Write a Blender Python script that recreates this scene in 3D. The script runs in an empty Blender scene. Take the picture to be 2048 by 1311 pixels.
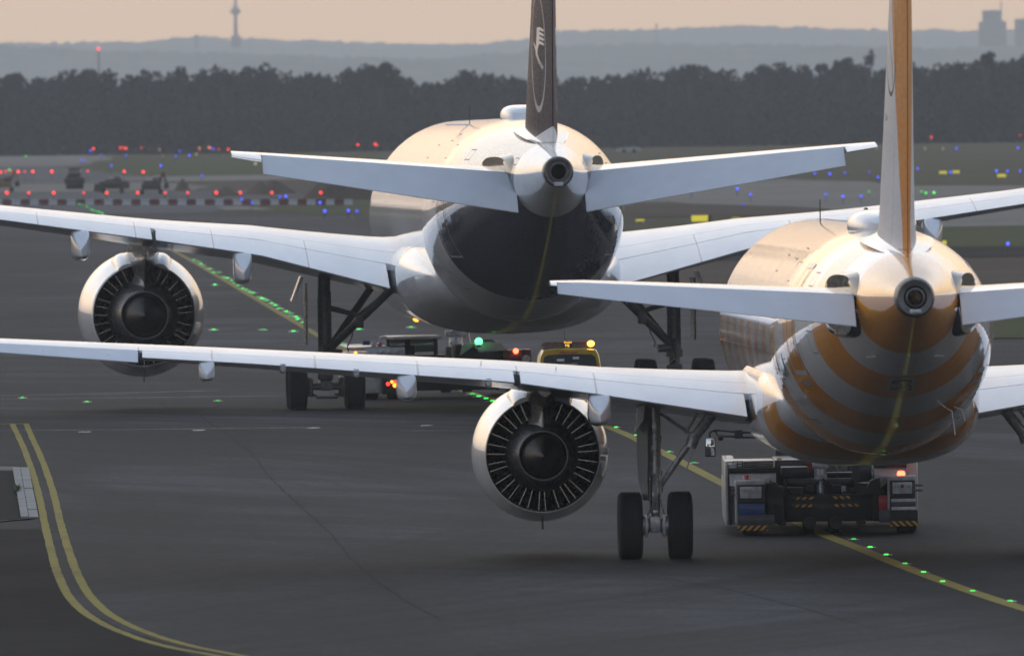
import bpy, bmesh, math, random
from mathutils import Vector, Matrix, noise
R = math.radians
sc = bpy.context.scene

# ---------------------------------------------------------------- camera, sky, sun, exposure
FPX, CAMH, YH, ROLL = 31000.0, 7.7, 294.0, 0.014       # focal length in photo pixels, eye height, horizon row, camera roll
cam_d = bpy.data.cameras.new('camera'); cam = bpy.data.objects.new('camera', cam_d)
sc.collection.objects.link(cam); sc.camera = cam
cam_d.sensor_width = 36.0; cam_d.lens = 36.0 * FPX / 2048
cam_d.clip_start = 1.0; cam_d.clip_end = 60000
cam.location = (0, 0, CAMH)
pitch = math.atan((655.5 - YH) / FPX)
cam.rotation_mode = 'QUATERNION'
cam.rotation_quaternion = (Matrix.Rotation(R(90) - pitch, 4, 'X') @ Matrix.Rotation(-ROLL, 4, 'Z')).to_quaternion()
cam_d.dof.use_dof = True; cam_d.dof.focus_distance = 345; cam_d.dof.aperture_fstop = 5.4

SUN_EL, SUN_AZ = 14.0, -32.0                            # degrees; azimuth from +Y (view direction), negative = left
W = bpy.data.worlds.new('World'); sc.world = W; W.use_nodes = True
nt = W.node_tree; nt.nodes.clear()
def N(t, **k):
    n = nt.nodes.new(t)
    for a, v in k.items(): setattr(n, a, v)
    return n
def mth(op, a, b=None, clamp=False):
    n = N('ShaderNodeMath', operation=op, use_clamp=clamp)
    for i, v in enumerate((a, b)):
        if v is None: continue
        if isinstance(v, (int, float)): n.inputs[i].default_value = v
        else: nt.links.new(v, n.inputs[i])
    return n.outputs[0]
tc = N('ShaderNodeTexCoord'); sx = N('ShaderNodeSeparateXYZ'); nt.links.new(tc.outputs['Generated'], sx.inputs[0])
elev = mth('POWER', mth('MAXIMUM', sx.outputs['Z'], 0.0), 0.5)
def ramp(stops, fac):
    r = N('ShaderNodeValToRGB'); cr = r.color_ramp; cr.interpolation = 'EASE'
    cr.elements[0].position, cr.elements[0].color = stops[0][0], (*stops[0][1], 1)
    cr.elements[1].position, cr.elements[1].color = stops[-1][0], (*stops[-1][1], 1)
    for p, c in stops[1:-1]:
        e = cr.elements.new(p); e.color = (*c, 1)
    nt.links.new(fac, r.inputs[0]); return r.outputs[0]
front = ramp([(0.0, (2.05, 1.22, .55)), (.10, (1.90, 1.14, .53)), (.14, (1.45, .96, .56)), (.20, (1.55, 1.0, .56)), (.30, (1.62, 1.20, .78)),
              (.42, (1.34, 1.28, 1.24)), (.58, (.84, .92, 1.05)), (.78, (.50, .63, .82)), (1.0, (.34, .43, .60))], elev)
back = ramp([(0.0, (1.10, 1.04, .98)), (.18, (1.05, 1.02, .98)), (.34, (.72, .74, .78)), (.50, (.36, .42, .52)), (.80, (.29, .37, .53)), (1.0, (.34, .43, .60))], elev)
fb = N('ShaderNodeMapRange', interpolation_type='SMOOTHSTEP'); nt.links.new(sx.outputs['Y'], fb.inputs[0])
fb.inputs[1].default_value = -0.55; fb.inputs[2].default_value = 0.97
mx = N('ShaderNodeMix', data_type='RGBA'); nt.links.new(fb.outputs[0], mx.inputs[0])
nt.links.new(back, mx.inputs[6]); nt.links.new(front, mx.inputs[7])
sky = N('ShaderNodeTexSky', sky_type='NISHITA'); sky.sun_disc = False
sky.sun_elevation = R(SUN_EL); sky.sun_rotation = R(SUN_AZ); sky.dust_density = 3.0; sky.altitude = 110
bg1 = N('ShaderNodeBackground'); bg2 = N('ShaderNodeBackground'); add = N('ShaderNodeAddShader'); out = N('ShaderNodeOutputWorld')
nt.links.new(mx.outputs[2], bg1.inputs[0]); bg1.inputs[1].default_value = SKY_GAIN if 'SKY_GAIN' in globals() else 1.0
nt.links.new(sky.outputs[0], bg2.inputs[0]); bg2.inputs[1].default_value = 0.006
nt.links.new(bg1.outputs[0], add.inputs[0]); nt.links.new(bg2.outputs[0], add.inputs[1]); nt.links.new(add.outputs[0], out.inputs[0])

sl = bpy.data.lights.new('sun', 'SUN'); sun = bpy.data.objects.new('sun', sl); sc.collection.objects.link(sun)
sl.energy = 0.3; sl.angle = R(65); sl.color = (1.0, .80, .58)
sv = Vector((math.sin(R(SUN_AZ)) * math.cos(R(SUN_EL)), math.cos(R(SUN_AZ)) * math.cos(R(SUN_EL)), math.sin(R(SUN_EL))))
sun.rotation_mode = 'QUATERNION'; sun.rotation_quaternion = sv.to_track_quat('Z', 'Y')

sc.view_settings.view_transform = 'Standard'; sc.view_settings.look = 'None'
sc.view_settings.exposure = 0.0; sc.view_settings.gamma = 1.0
sc.render.engine = 'CYCLES'
cy = sc.cycles; cy.max_bounces = 8; cy.diffuse_bounces = 3; cy.glossy_bounces = 5; cy.transmission_bounces = 4; cy.volume_bounces = 1
cy.transparent_max_bounces = 8; cy.caustics_reflective = False; cy.caustics_refractive = False
cy.sample_clamp_indirect = 4.0; cy.use_denoising = True; cy.use_adaptive_sampling = True; cy.adaptive_threshold = 0.02
sc.render.film_transparent = False

# ---------------------------------------------------------------- ground profile and pixel -> ground
def zg(d):
    if d < 520: return 0.0
    if d > 2300: return 7.3
    return 7.3 * ((d - 520) / 1780.0) ** 1.12
def ideal(px, py):
    dx, dy = px - 1024, py - 655.5
    return 1024 + dx - ROLL * dy, 655.5 + dy + ROLL * dx
def gp(px, py):
    """photo pixel -> point on the ground"""
    x, y = ideal(px, py)
    lo, hi = 60.0, 2600.0
    for _ in range(50):
        m = (lo + hi) / 2
        if YH + FPX * (CAMH - zg(m)) / m > y: lo = m
        else: hi = m
    return Vector(((x - 1024) / FPX * lo, lo, zg(lo)))
def at(px, py, d):
    x, y = ideal(px, py)
    return Vector(((x - 1024) / FPX * d, d, CAMH - (y - YH) / FPX * d))

# ---------------------------------------------------------------- helpers
COL = sc.collection
def tag(o, label=None, cat=None, group=None, kind=None):
    if label: o['label'] = label
    if cat: o['category'] = cat
    if group: o['group'] = group
    if kind: o['kind'] = kind
    return o
def empty(name, loc=(0, 0, 0), rz=0.0, **k):
    o = bpy.data.objects.new(name, None); COL.objects.link(o); o.location = loc; o.rotation_euler = (0, 0, rz)
    o.empty_display_size = .3
    return tag(o, **k)
def copy_tree(o, parent=None):
    c = o.copy(); COL.objects.link(c)
    if parent is not None: c.parent = parent
    for ch in list(o.children): copy_tree(ch, c)
    return c

class MB:
    """collects shapes, builds ONE mesh object"""
    def __init__(s): s.bm = bmesh.new(); s.uv = s.bm.loops.layers.uv.new('UVMap')
    def grid(s, rows, closed=False, caps=False, uvs=None):
        """rows: list of rings (lists of points)"""
        bm = s.bm; V = [[bm.verts.new(p) for p in r] for r in rows]; n = len(V[0])
        for i in range(len(V) - 1):
            for j in range(n if closed else n - 1):
                k = (j + 1) % n
                q = [V[i][j], V[i][k], V[i + 1][k], V[i + 1][j]]
                try: f = bm.faces.new(q)
                except ValueError: continue
                if uvs:
                    idx = [(i, j), (i, k), (i + 1, k), (i + 1, j)]
                    for l, (a, b) in zip(f.loops, idx): l[s.uv].uv = uvs[a][b]
        if caps:
            for r in (V[0], V[-1]):
                try: bm.faces.new(r)
                except ValueError: pass
        return s
    def box(s, a, b, bev=0.0, M=None, seg=2):
        x0, y0, z0 = a; x1, y1, z1 = b
        P = [(x0, y0, z0), (x1, y0, z0), (x1, y1, z0), (x0, y1, z0), (x0, y0, z1), (x1, y0, z1), (x1, y1, z1), (x0, y1, z1)]
        vs = [s.bm.verts.new(M @ Vector(p) if M else p) for p in P]
        fs = [s.bm.faces.new([vs[i] for i in f]) for f in ((0, 3, 2, 1), (4, 5, 6, 7), (0, 1, 5, 4), (1, 2, 6, 5), (2, 3, 7, 6), (3, 0, 4, 7))]
        if bev > 0:
            es = list({e for f in fs for e in f.edges})
            bmesh.ops.bevel(s.bm, geom=es, offset=bev, segments=seg, affect='EDGES', profile=0.6)
        return s
    def tube(s, p0, p1, r0, r1=None, n=16, cap=True):
        p0, p1 = Vector(p0), Vector(p1); r1 = r0 if r1 is None else r1
        d = (p1 - p0).normalized(); u = d.orthogonal().normalized(); v = d.cross(u)
        rings = [[p + (u * math.cos(2 * math.pi * k / n) + v * math.sin(2 * math.pi * k / n)) * r for k in range(n)] for p, r in ((p0, r0), (p1, r1))]
        return s.grid(rings, closed=True, caps=cap)
    def path(s, pts, r, n=8):
        for a, b in zip(pts, pts[1:]): s.tube(a, b, r, r, n)
        return s
    def lathe(s, prof, c, axis='Y', n=48, a0=0.0, a1=2 * math.pi):
        """prof: list of (radius, position along axis)"""
        c = Vector(c); full = abs(a1 - a0 - 2 * math.pi) < 1e-6; m = n if full else n + 1
        rows = []
        for r, h in prof:
            row = []
            for k in range(m):
                t = a0 + (a1 - a0) * k / n; ct, st = math.cos(t), math.sin(t)
                row.append(c + (Vector((r * st, h, r * ct)) if axis == 'Y' else Vector((h, r * st, r * ct)) if axis == 'X' else Vector((r * st, r * ct, h))))
            rows.append(row)
        return s.grid(rows, closed=full)
    def prism(s, pts, a, b, axis='Y'):
        """polygon pts (u,v) extruded along axis from a to b"""
        f = (lambda u, v, h: (u, h, v)) if axis == 'Y' else (lambda u, v, h: (h, u, v)) if axis == 'X' else (lambda u, v, h: (u, v, h))
        return s.grid([[f(u, v, a) for u, v in pts], [f(u, v, b) for u, v in pts]], closed=True, caps=True)
    def ball(s, c, r, n=10, sz=1.0):
        s.lathe([(max(1e-4, r * math.sin(math.pi * k / n)), -r * sz * math.cos(math.pi * k / n)) for k in range(n + 1)], c, 'Z', n * 2); return s
    def build(s, name, mat, parent=None, ang=35, smooth=True, weld=False):
        if weld: bmesh.ops.remove_doubles(s.bm, verts=s.bm.verts, dist=1e-5)
        bmesh.ops.recalc_face_normals(s.bm, faces=s.bm.faces)
        me = bpy.data.meshes.new(name); s.bm.to_mesh(me); s.bm.free()
        if smooth:
            me.polygons.foreach_set('use_smooth', [True] * len(me.polygons))
            if ang < 180: me.set_sharp_from_angle(angle=R(ang))
        me.materials.append(mat)
        o = bpy.data.objects.new(name, me); COL.objects.link(o)
        if parent is not None: o.parent = parent
        return o

# ---------------------------------------------------------------- materials
class MatB:
    def __init__(s, name):
        s.m = bpy.data.materials.new(name); s.m.use_nodes = True; s.t = s.m.node_tree; s.t.nodes.clear()
        s.b = s.n('ShaderNodeBsdfPrincipled'); s.o = s.n('ShaderNodeOutputMaterial'); s.l(s.b.outputs[0], s.o.inputs[0])
        s.tc = s.n('ShaderNodeTexCoord')
    def n(s, t, **k):
        x = s.t.nodes.new(t)
        for a, v in k.items(): setattr(x, a, v)
        return x
    def l(s, a, b): s.t.links.new(a, b)
    def set(s, **k):
        for a, v in k.items():
            i = s.b.inputs[a.replace('_', ' ')]
            if hasattr(v, 'is_output'): s.l(v, i)
            elif isinstance(v, tuple): i.default_value = (*v, 1) if len(v) == 3 else v
            else: i.default_value = v
        return s
    def math(s, op, a, b=None, c=None, clamp=False):
        n = s.n('ShaderNodeMath', operation=op, use_clamp=clamp)
        for i, v in enumerate((a, b, c)):
            if v is None: continue
            if isinstance(v, (int, float)): n.inputs[i].default_value = v
            else: s.l(v, n.inputs[i])
        return n.outputs[0]
    def mix(s, f, a, b):
        n = s.n('ShaderNodeMix', data_type='RGBA')
        for i, v in ((0, f), (6, a), (7, b)):
            if hasattr(v, 'is_output'): s.l(v, n.inputs[i])
            elif isinstance(v, tuple): n.inputs[i].default_value = (*v, 1)
            else: n.inputs[i].default_value = v
        return n.outputs[2]
    def noise(s, scale, detail=4, rough=.55, vec=None, stretch=None, dist=0.0):
        v = vec or s.tc.outputs['Object']
        if stretch:
            mp = s.n('ShaderNodeMapping'); s.l(v, mp.inputs[0]); mp.inputs[3].default_value = stretch; v = mp.outputs[0]
        x = s.n('ShaderNodeTexNoise'); s.l(v, x.inputs['Vector']); x.inputs['Scale'].default_value = scale
        x.inputs['Detail'].default_value = detail; x.inputs['Roughness'].default_value = rough; x.inputs['Distortion'].default_value = dist
        return x.outputs['Fac']
    def rng(s, v, a, b, c, d, smooth=False):
        x = s.n('ShaderNodeMapRange'); s.l(v, x.inputs[0])
        if smooth: x.interpolation_type = 'SMOOTHSTEP'
        for i, q in enumerate((a, b, c, d)): x.inputs[i + 1].default_value = q
        return x.outputs[0]
    def xyz(s, v=None):
        x = s.n('ShaderNodeSeparateXYZ'); s.l(v or s.tc.outputs['Object'], x.inputs[0]); return x.outputs
    def bump(s, h, dist, strength=1.0):
        x = s.n('ShaderNodeBump'); s.l(h, x.inputs['Height']); x.inputs['Distance'].default_value = dist; x.inputs['Strength'].default_value = strength
        s.l(x.outputs[0], s.b.inputs['Normal']); return x.outputs[0]
def simple(name, col, rough=.5, metal=0.0, coat=0.0, var=.25, scale=6.0, bumpd=0.0):
    m = MatB(name); f = m.noise(scale, 5, .6)
    d = tuple(c * (1 - var) for c in col); h = tuple(min(1, c * (1 + var * .6)) for c in col)
    m.set(Base_Color=m.mix(m.rng(f, .3, .7, 0, 1), d, h), Roughness=m.rng(m.noise(scale * 2.3, 3), .3, .7, max(.02, rough - .07), min(1, rough + .1)), Metallic=metal, Coat_Weight=coat, Coat_Roughness=.05)
    if bumpd: m.bump(f, bumpd)
    return m.m
def emit(name, col, strength, base=(.05, .05, .05), vary=False):
    m = MatB(name); m.set(Base_Color=base, Emission_Color=col, Emission_Strength=strength, Roughness=.3)
    m.m.cycles.emission_sampling = 'NONE'
    if vary:
        oi = m.n('ShaderNodeObjectInfo'); m.l(m.rng(oi.outputs['Random'], 0, 1, strength * .3, strength * 1.35), m.b.inputs['Emission Strength'])
    return m.m

def line(m, v, pos, w):      # 1 on a thin line v == pos
    return m.math('LESS_THAN', m.math('ABSOLUTE', m.math('SUBTRACT', v, pos)), w)
def paint(name, kind):
    """gloss airliner paint; livery painted by fuselage station"""
    m = MatB(name); x, y, z = m.xyz()
    white = (.84, .85, .86); orange = (.95, .38, .015); blue = (.012, .017, .045)
    if kind == 'striped':
        k = m.math('FLOOR', m.math('DIVIDE', m.math('ADD', y, 19.8), 1.8))
        odd = m.math('ABSOLUTE', m.math('MODULO', k, 2.0))
        c = m.mix(m.math('MAXIMUM', m.math('GREATER_THAN', odd, .5), m.math('LESS_THAN', y, -19.8)), white, orange)
    elif kind == 'band':
        y2 = m.math('ADD', y, m.math('MULTIPLY', m.math('SUBTRACT', z, 3.3), .0))
        inb = m.math('MULTIPLY', m.math('LESS_THAN', y2, -18.1), m.math('GREATER_THAN', y, -29.4))
        c = m.mix(inb, white, blue)
    elif kind == 'striped_fin':
        u = m.math('SUBTRACT', y, m.math('MULTIPLY', m.math('SUBTRACT', z, 6.0), .13))
        a = m.math('LESS_THAN', u, -20.05); b = m.math('GREATER_THAN', u, -15.9)
        c = m.mix(m.math('MAXIMUM', a, b), (.66, .67, .69), (.62, .22, .02))
    elif kind == 'blue_fin':
        base = m.math('LESS_THAN', m.math('ADD', z, m.math('MULTIPLY', y, .085)), 5.62)
        c = m.mix(base, blue, white)
    else: c = white
    dirt = m.noise(1.1, 6, .65, stretch=(1, .25, 1)); fine = m.noise(14, 4, .6, stretch=(1, .2, 1))
    dm = m.math('MULTIPLY', m.rng(dirt, .45, .8, 0, .35), m.rng(fine, .35, .7, .3, 1))
    if kind in ('striped', 'band', 'white'):
        # skin panel seams every few frames and along a few stringers
        if kind != 'white':
            f = m.math('FRACT', m.math('DIVIDE', y, 2.67)); seam = line(m, f, .5, .0022)
            dm = m.math('MAXIMUM', dm, m.math('MULTIPLY', seam, .6))
    c = m.mix(dm, c, (.13, .12, .11))
    m.set(Base_Color=c, Roughness=m.rng(fine, .3, .7, .28, .40), Coat_Weight=1.0, Coat_Roughness=m.rng(dirt, .3, .8, .012, .05), Coat_IOR=1.62)
    if 'fin' in kind: m.set(Coat_Weight=.0, Specular_IOR_Level=.10 if kind == 'striped_fin' else .03, Roughness=.2)
    if kind in ('striped', 'band'):
        # faint frame-to-frame quilting of the skin
        wv = m.math('SINE', m.math('MULTIPLY', y, 2 * math.pi / .533))
        h = m.math('ADD', m.math('MULTIPLY', wv, .5), m.math('MULTIPLY', m.noise(1.1, 1, .4), 1.2))
        bn = m.n('ShaderNodeBump'); m.l(h, bn.inputs['Height']); bn.inputs['Distance'].default_value = .0007
        m.l(bn.outputs[0], m.b.inputs['Normal']); m.l(bn.outputs[0], m.b.inputs['Coat Normal'])
    return m.m
def wing_paint(name, spans, hinge, spo=.60, fan=None):
    """u = chord fraction, v = distance from the centreline in metres"""
    m = MatB(name); u, v, _ = m.xyz(m.tc.outputs['UV'])
    uu = m.math('FRACT', u)
    up = m.math('LESS_THAN', u, 1.0)
    ln = m.math('MULTIPLY', line(m, uu, spo, .0036), m.math('MULTIPLY', m.math('LESS_THAN', v, hinge), 1.0))
    for sp in spans:
        q = m.math('MULTIPLY', line(m, v, sp, .02), m.math('GREATER_THAN', uu, spo))
        ln = m.math('MAXIMUM', ln, q)
    ln = m.math('MULTIPLY', ln, up)
    dirt = m.noise(.9, 6, .65, stretch=(1, .3, 1))
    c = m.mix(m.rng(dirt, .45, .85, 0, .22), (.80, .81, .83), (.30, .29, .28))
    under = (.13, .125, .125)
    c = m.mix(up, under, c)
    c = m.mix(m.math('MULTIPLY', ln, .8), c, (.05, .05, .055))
    m.set(Base_Color=c, Roughness=m.rng(dirt, .3, .8, .30, .42), Coat_Weight=.8, Coat_Roughness=.18)
    return m.m

M = {}
M['striped'] = paint('striped_fuselage_paint', 'striped'); M['band'] = paint('banded_fuselage_paint', 'band')
M['striped_fin'] = paint('striped_fin_paint', 'striped_fin'); M['blue_fin'] = paint('dark_fin_paint', 'blue_fin')
M['white'] = paint('white_paint', 'white')
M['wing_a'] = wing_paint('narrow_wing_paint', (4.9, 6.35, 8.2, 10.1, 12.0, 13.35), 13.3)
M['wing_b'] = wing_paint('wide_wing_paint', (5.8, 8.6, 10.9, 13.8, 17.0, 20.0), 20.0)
M['elev'] = simple('elevator_paint', (.74, .76, .79), .38, 0, .25, .05, 1.5)
M['metal'] = simple('bare_metal', (.42, .42, .43), .28, .9, 0, .2, 9)
M['apu'] = simple('heat_stained_metal', (.16, .155, .15), .42, .6, 0, .3, 7)
M['door'] = simple('gear_door_paint', (.36, .37, .39), .35, 0, .5, .2, 3)
M['gear'] = simple('gear_grey', (.44, .45, .47), .3, .35, .3, .45, 11)
M['gear_dark'] = simple('greasy_dark_metal', (.095, .092, .092), .45, .3, 0, .5, 13)
M['slot'] = simple('slot_plate_metal', (.20, .19, .18), .10, .9, 0, .2, 4)
M['chrome'] = simple('polished_piston', (.6, .6, .6), .15, 1.0, 0, .1, 9)
M['rubber'] = simple('tyre_rubber', (.010, .010, .011), .8, 0, 0, .35, 14, .002)
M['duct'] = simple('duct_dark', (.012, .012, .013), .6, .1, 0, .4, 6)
M['vane'] = simple('guide_vane_metal', (.46, .43, .38), .22, .95, 0, .35, 5)
M['core'] = simple('core_cowl_metal', (.17, .17, .175), .3, .7, 0, .3, 5)
M['plug'] = simple('exhaust_plug_metal', (.05, .048, .046), .45, .8, 0, .3, 6)
M['pylon'] = simple('pylon_grey', (.32, .31, .30), .25, .4, .5, .3, 3)
M['black'] = simple('matte_black', (.012, .012, .013), .6, 0, 0, .3, 8)
M['hole'] = simple('hole_shade_black', (.004, .004, .004), .9, 0, 0, .2, 8)  # near-black colour stands in for the darkness deep inside openings
M['seam'] = simple('panel_seam', (.16, .15, .14), .5, 0, .3, .2, 5)
M['mark'] = simple('dark_marking', (.02, .022, .03), .35, 0, .6, .1, 5)
M['logo'] = simple('pale_marking', (.55, .58, .62), .35, 0, .6, .1, 5)
M['glass'] = simple('dark_glass', (.02, .025, .03), .05, 0, 1.0, .2, 3)
M['tugwhite'] = simple('tug_off_white', (.40, .40, .395), .35, 0, .4, .3, 5)
M['tuggrey'] = simple('tug_grey', (.05, .05, .057), .45, .1, .2, .35, 7)
M['tugdark'] = simple('tug_charcoal', (.008, .008, .009), .5, .1, .1, .4, 9)
M['tugblue'] = simple('tug_blue', (.02, .05, .18), .4, 0, .3, .3, 8)
M['red'] = simple('safety_red', (.32, .012, .014), .4, 0, .4, .3, 6)
M['plate'] = simple('lamp_panel_grey', (.50, .51, .52), .4, .2, .1, .3, 10)
M['yellow'] = simple('vehicle_yellow', (.55, .36, .03), .35, 0, .7, .2, 4)
M['redlens'] = simple('red_lens', (.35, .02, .015), .15, 0, 1, .2, 8)
M['e_red'] = emit('lit_red', (1, .035, .03), 3.2, vary=True); M['e_red_hot'] = emit('lit_red_beacon', (1, .10, .04), 7)
M['e_amber'] = emit('lit_amber', (1, .38, .03), 3); M['e_amber_hot'] = emit('lit_amber_beacon', (1, .42, .05), 6)
M['e_green'] = emit('lit_green', (.06, .85, .10), 2.0, vary=True); M['e_green_hot'] = emit('lit_green_beacon', (.10, 1, .26), 4)
M['e_blue'] = emit('lit_blue', (.05, .085, 1), 2.4, vary=True); M['e_yellow'] = emit('lit_yellow', (1, .80, .30), .8, vary=True)
M['e_led'] = emit('lit_letters', (1, .55, .05), 2.2)
M['bulb'] = simple('clear_lens', (.5, .5, .52), .1, 0, 1, .1, 5)
# hazard striping, diagonal in the object's X-Z plane
def hazard(name, sgn):
    m = MatB(name); x, y, z = m.xyz()
    s = m.math('FRACT', m.math('DIVIDE', m.math('ADD', x, m.math('MULTIPLY', z, sgn)), .13))
    n = m.noise(20, 4)
    c = m.mix(m.math('GREATER_THAN', s, .5), (.012, .012, .012), m.mix(m.rng(n, .4, .7, 0, .6), (.55, .27, .03), (.2, .1, .03)))
    m.set(Base_Color=c, Roughness=.45); return m.m
M['hazL'] = hazard('hazard_stripes', -1.0); M['hazR'] = hazard('hazard_stripes_mirrored', 1.0)
# ---------------------------------------------------------------- aircraft
def lerp_tab(tab, x):
    """Catmull-like smooth lookup; tab sorted by falling first column"""
    t = tab
    if x >= t[0][0]: return t[0][1:]
    if x <= t[-1][0]: return t[-1][1:]
    for i in range(len(t) - 1):
        if t[i][0] >= x >= t[i + 1][0]:
            a, b = t[i], t[i + 1]; h = b[0] - a[0]; f = (x - a[0]) / h
            res = []
            for k in range(1, len(a)):
                def slope(j):
                    if j <= 0 or j >= len(t) - 1: j0, j1 = max(0, j - 1), min(len(t) - 1, j + 1); return (t[j1][k] - t[j0][k]) / (t[j1][0] - t[j0][0])
                    s0 = (t[j][k] - t[j - 1][k]) / (t[j][0] - t[j - 1][0]); s1 = (t[j + 1][k] - t[j][k]) / (t[j + 1][0] - t[j][0])
                    return 0.0 if s0 * s1 <= 0 else 2 * s0 * s1 / (s0 + s1)
                m0, m1 = slope(i) * h, slope(i + 1) * h
                f2, f3 = f * f, f * f * f
                res.append((2 * f3 - 3 * f2 + 1) * a[k] + (f3 - 2 * f2 + f) * m0 + (-2 * f3 + 3 * f2) * b[k] + (f3 - f2) * m1)
            return tuple(res)

class Body:
    """fuselage: table rows (station, half width, top, bottom)"""
    def __init__(s, tab): s.tab = sorted(tab, key=lambda r: -r[0])
    def ring(s, F): return lerp_tab(s.tab, F)
    def pt(s, F, th, off=0.0):
        w, t, b = s.ring(F); zc, h = (t + b) / 2, (t - b) / 2
        return Vector(((w + off) * math.sin(th), F, zc + (h + off) * math.cos(th)))
    def th_at(s, F, z, side):
        w, t, b = s.ring(F); zc, h = (t + b) / 2, (t - b) / 2
        return side * math.acos(max(-1, min(1, (z - zc) / h)))
    def at_z(s, F, z, side, off=0.0): return s.pt(F, s.th_at(F, z, side), off)
    def build(s, name, mat, root, F0, F1, step=.3, n=128):
        k = int(abs(F1 - F0) / step) + 1; mb = MB()
        mb.grid([[s.pt(F0 + (F1 - F0) * i / k, 2 * math.pi * j / n) for j in range(n)] for i in range(k + 1)], closed=True, caps=True)
        return mb.build(name, mat, root, 60)
    def patch(s, mb, F0, F1, z0, z1, side, off, k=6):
        rows = [[s.at_z(F0 + (F1 - F0) * i / 3, z0 + (z1 - z0) * j / k, side, off) for j in range(k + 1)] for i in range(4)]
        mb.grid(rows)
    def frame(s, mb, F0, F1, z0, z1, side, off, w):
        s.patch(mb, F0, F0 + w, z0, z1, side, off, 16); s.patch(mb, F1 - w, F1, z0, z1, side, off, 16)
        s.patch(mb, F0 + w, F1 - w, z0, z0 + w, side, off, 2); s.patch(mb, F0 + w, F1 - w, z1 - w, z1, side, off, 2)

def foil(x, t, c=.012):
    y = 5 * t * (.2969 * math.sqrt(max(0, x)) - .1260 * x - .3516 * x * x + .2843 * x ** 3 - .1010 * x ** 4)
    cam = c * (1 - (2 * x - 1) ** 2)
    return cam + y, cam - y
class Wing:
    """table rows (L, F_te, chord, z_te, thickness, incidence degrees)"""
    def __init__(s, tab, side, vertical=False, cx=0.0): s.tab, s.side, s.vert = tab, side, vertical
    def row(s, L):
        t = s.tab
        for a, b in zip(t, t[1:]):
            if a[0] <= L <= b[0] or b is t[-1]:
                f = (L - a[0]) / (b[0] - a[0]); return [p + (q - p) * f for p, q in zip(a, b)]
    def pt(s, L, x, y, defl=0.0, hx=.75):
        """x chord fraction, y height fraction of chord"""
        _, Fte, c, zte, th, inc = s.row(L)
        if defl:                                  # rotate the element about (hx, lower-mid) trailing edge down
            a = R(defl); dx, dy = x - hx, y
            x, y = hx + dx * math.cos(a) + dy * math.sin(a), dy * math.cos(a) - dx * math.sin(a)
        a = R(inc); dx = 1 - x
        F = Fte + c * (dx * math.cos(a) - y * math.sin(a)); z = zte + c * (dx * math.sin(a) + y * math.cos(a))
        return Vector((s.side * L, F, z))
    def loft(s, mb, L0, L1, x0, x1, n=14, defl=0.0, step=.5, nose=False, cut=0.0):
        k = max(2, int((L1 - L0) / step)); rows = []; uvs = []
        for i in range(k + 1):
            L = L0 + (L1 - L0) * i / k; th = s.row(L)[4]; r = []; u = []
            xs = [x0 + (x1 - x0) * (.5 - .5 * math.cos(math.pi * j / n)) for j in range(n + 1)]
            for x in xs:
                yu = foil(x, th)[0] + .001; r.append(s.pt(L, x, yu, defl, x0)); u.append((x, L))
            for x in reversed(xs):
                if x == 0: continue
                yl = foil(x, th)[1] - .001
                r.append(s.pt(L, x, yl, defl, x0)); u.append((x + 1.0001, L))
            rows.append(r); uvs.append(u)
        mb.grid(rows, closed=True, caps=True, uvs=uvs); return mb
    def upper(s, L, x, off=0.0):
        return s.pt(L, x, foil(x, s.row(L)[4])[0] + .001) + Vector((0, 0, off))
    def lower(s, L, x): return s.pt(L, x, foil(x, s.row(L)[4])[1] - .001)

def fairing_canoe(wing, L, x0, aft, w, h, name, mat, root, droop=.0):
    """flap track fairing: boat-shaped body under the wing; its tail slopes down behind the trailing edge and is pointed in plan"""
    a = wing.lower(L, x0); te = wing.pt(L, 1, 0); F0, F1 = a.y, te.y - aft
    mb = MB(); rows = []; n = 18; ft = (F0 - te.y) / (F0 - F1)
    for i in range(n + 1):
        f = i / n; f = ft + (f - .55) / .45 * (1 - ft) if f > .55 else f / .55 * ft
        F = F0 + (F1 - F0) * f
        zl = a.z + (te.z - a.z) * min(1, f / ft)
        if f <= ft:
            g = math.sin(math.pi / 2 * min(1, f / ft * 1.15 + .05)) ** .7; ww, zt, zb_ = w * (.3 + .7 * g), zl + .03, zl - h * (.1 + .9 * g)
            zb_ = max(zb_, te.z - h * 1.05)
        else:
            g = (f - ft) / (1 - ft); ww = w * max(.03, (1 - g ** 1.5)); zt = te.z - .02 - h * .62 * g; zb_ = te.z - h * (1 - .10 * g)
        r = []
        for k in range(24):
            t = 2 * math.pi * (k + .5) / 24; sx_, cz = math.sin(t), math.cos(t); e = .35 if cz > 0 else .62
            r.append(Vector((wing.side * L + ww / 2 * math.copysign(abs(sx_) ** e, sx_), F, (zt + zb_) / 2 + (zt - zb_) / 2 * math.copysign(abs(cz) ** e, cz))))
        rows.append(r)
    mb.grid(rows, closed=True, caps=True)
    return mb.build(name, mat, root, 40)

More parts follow.
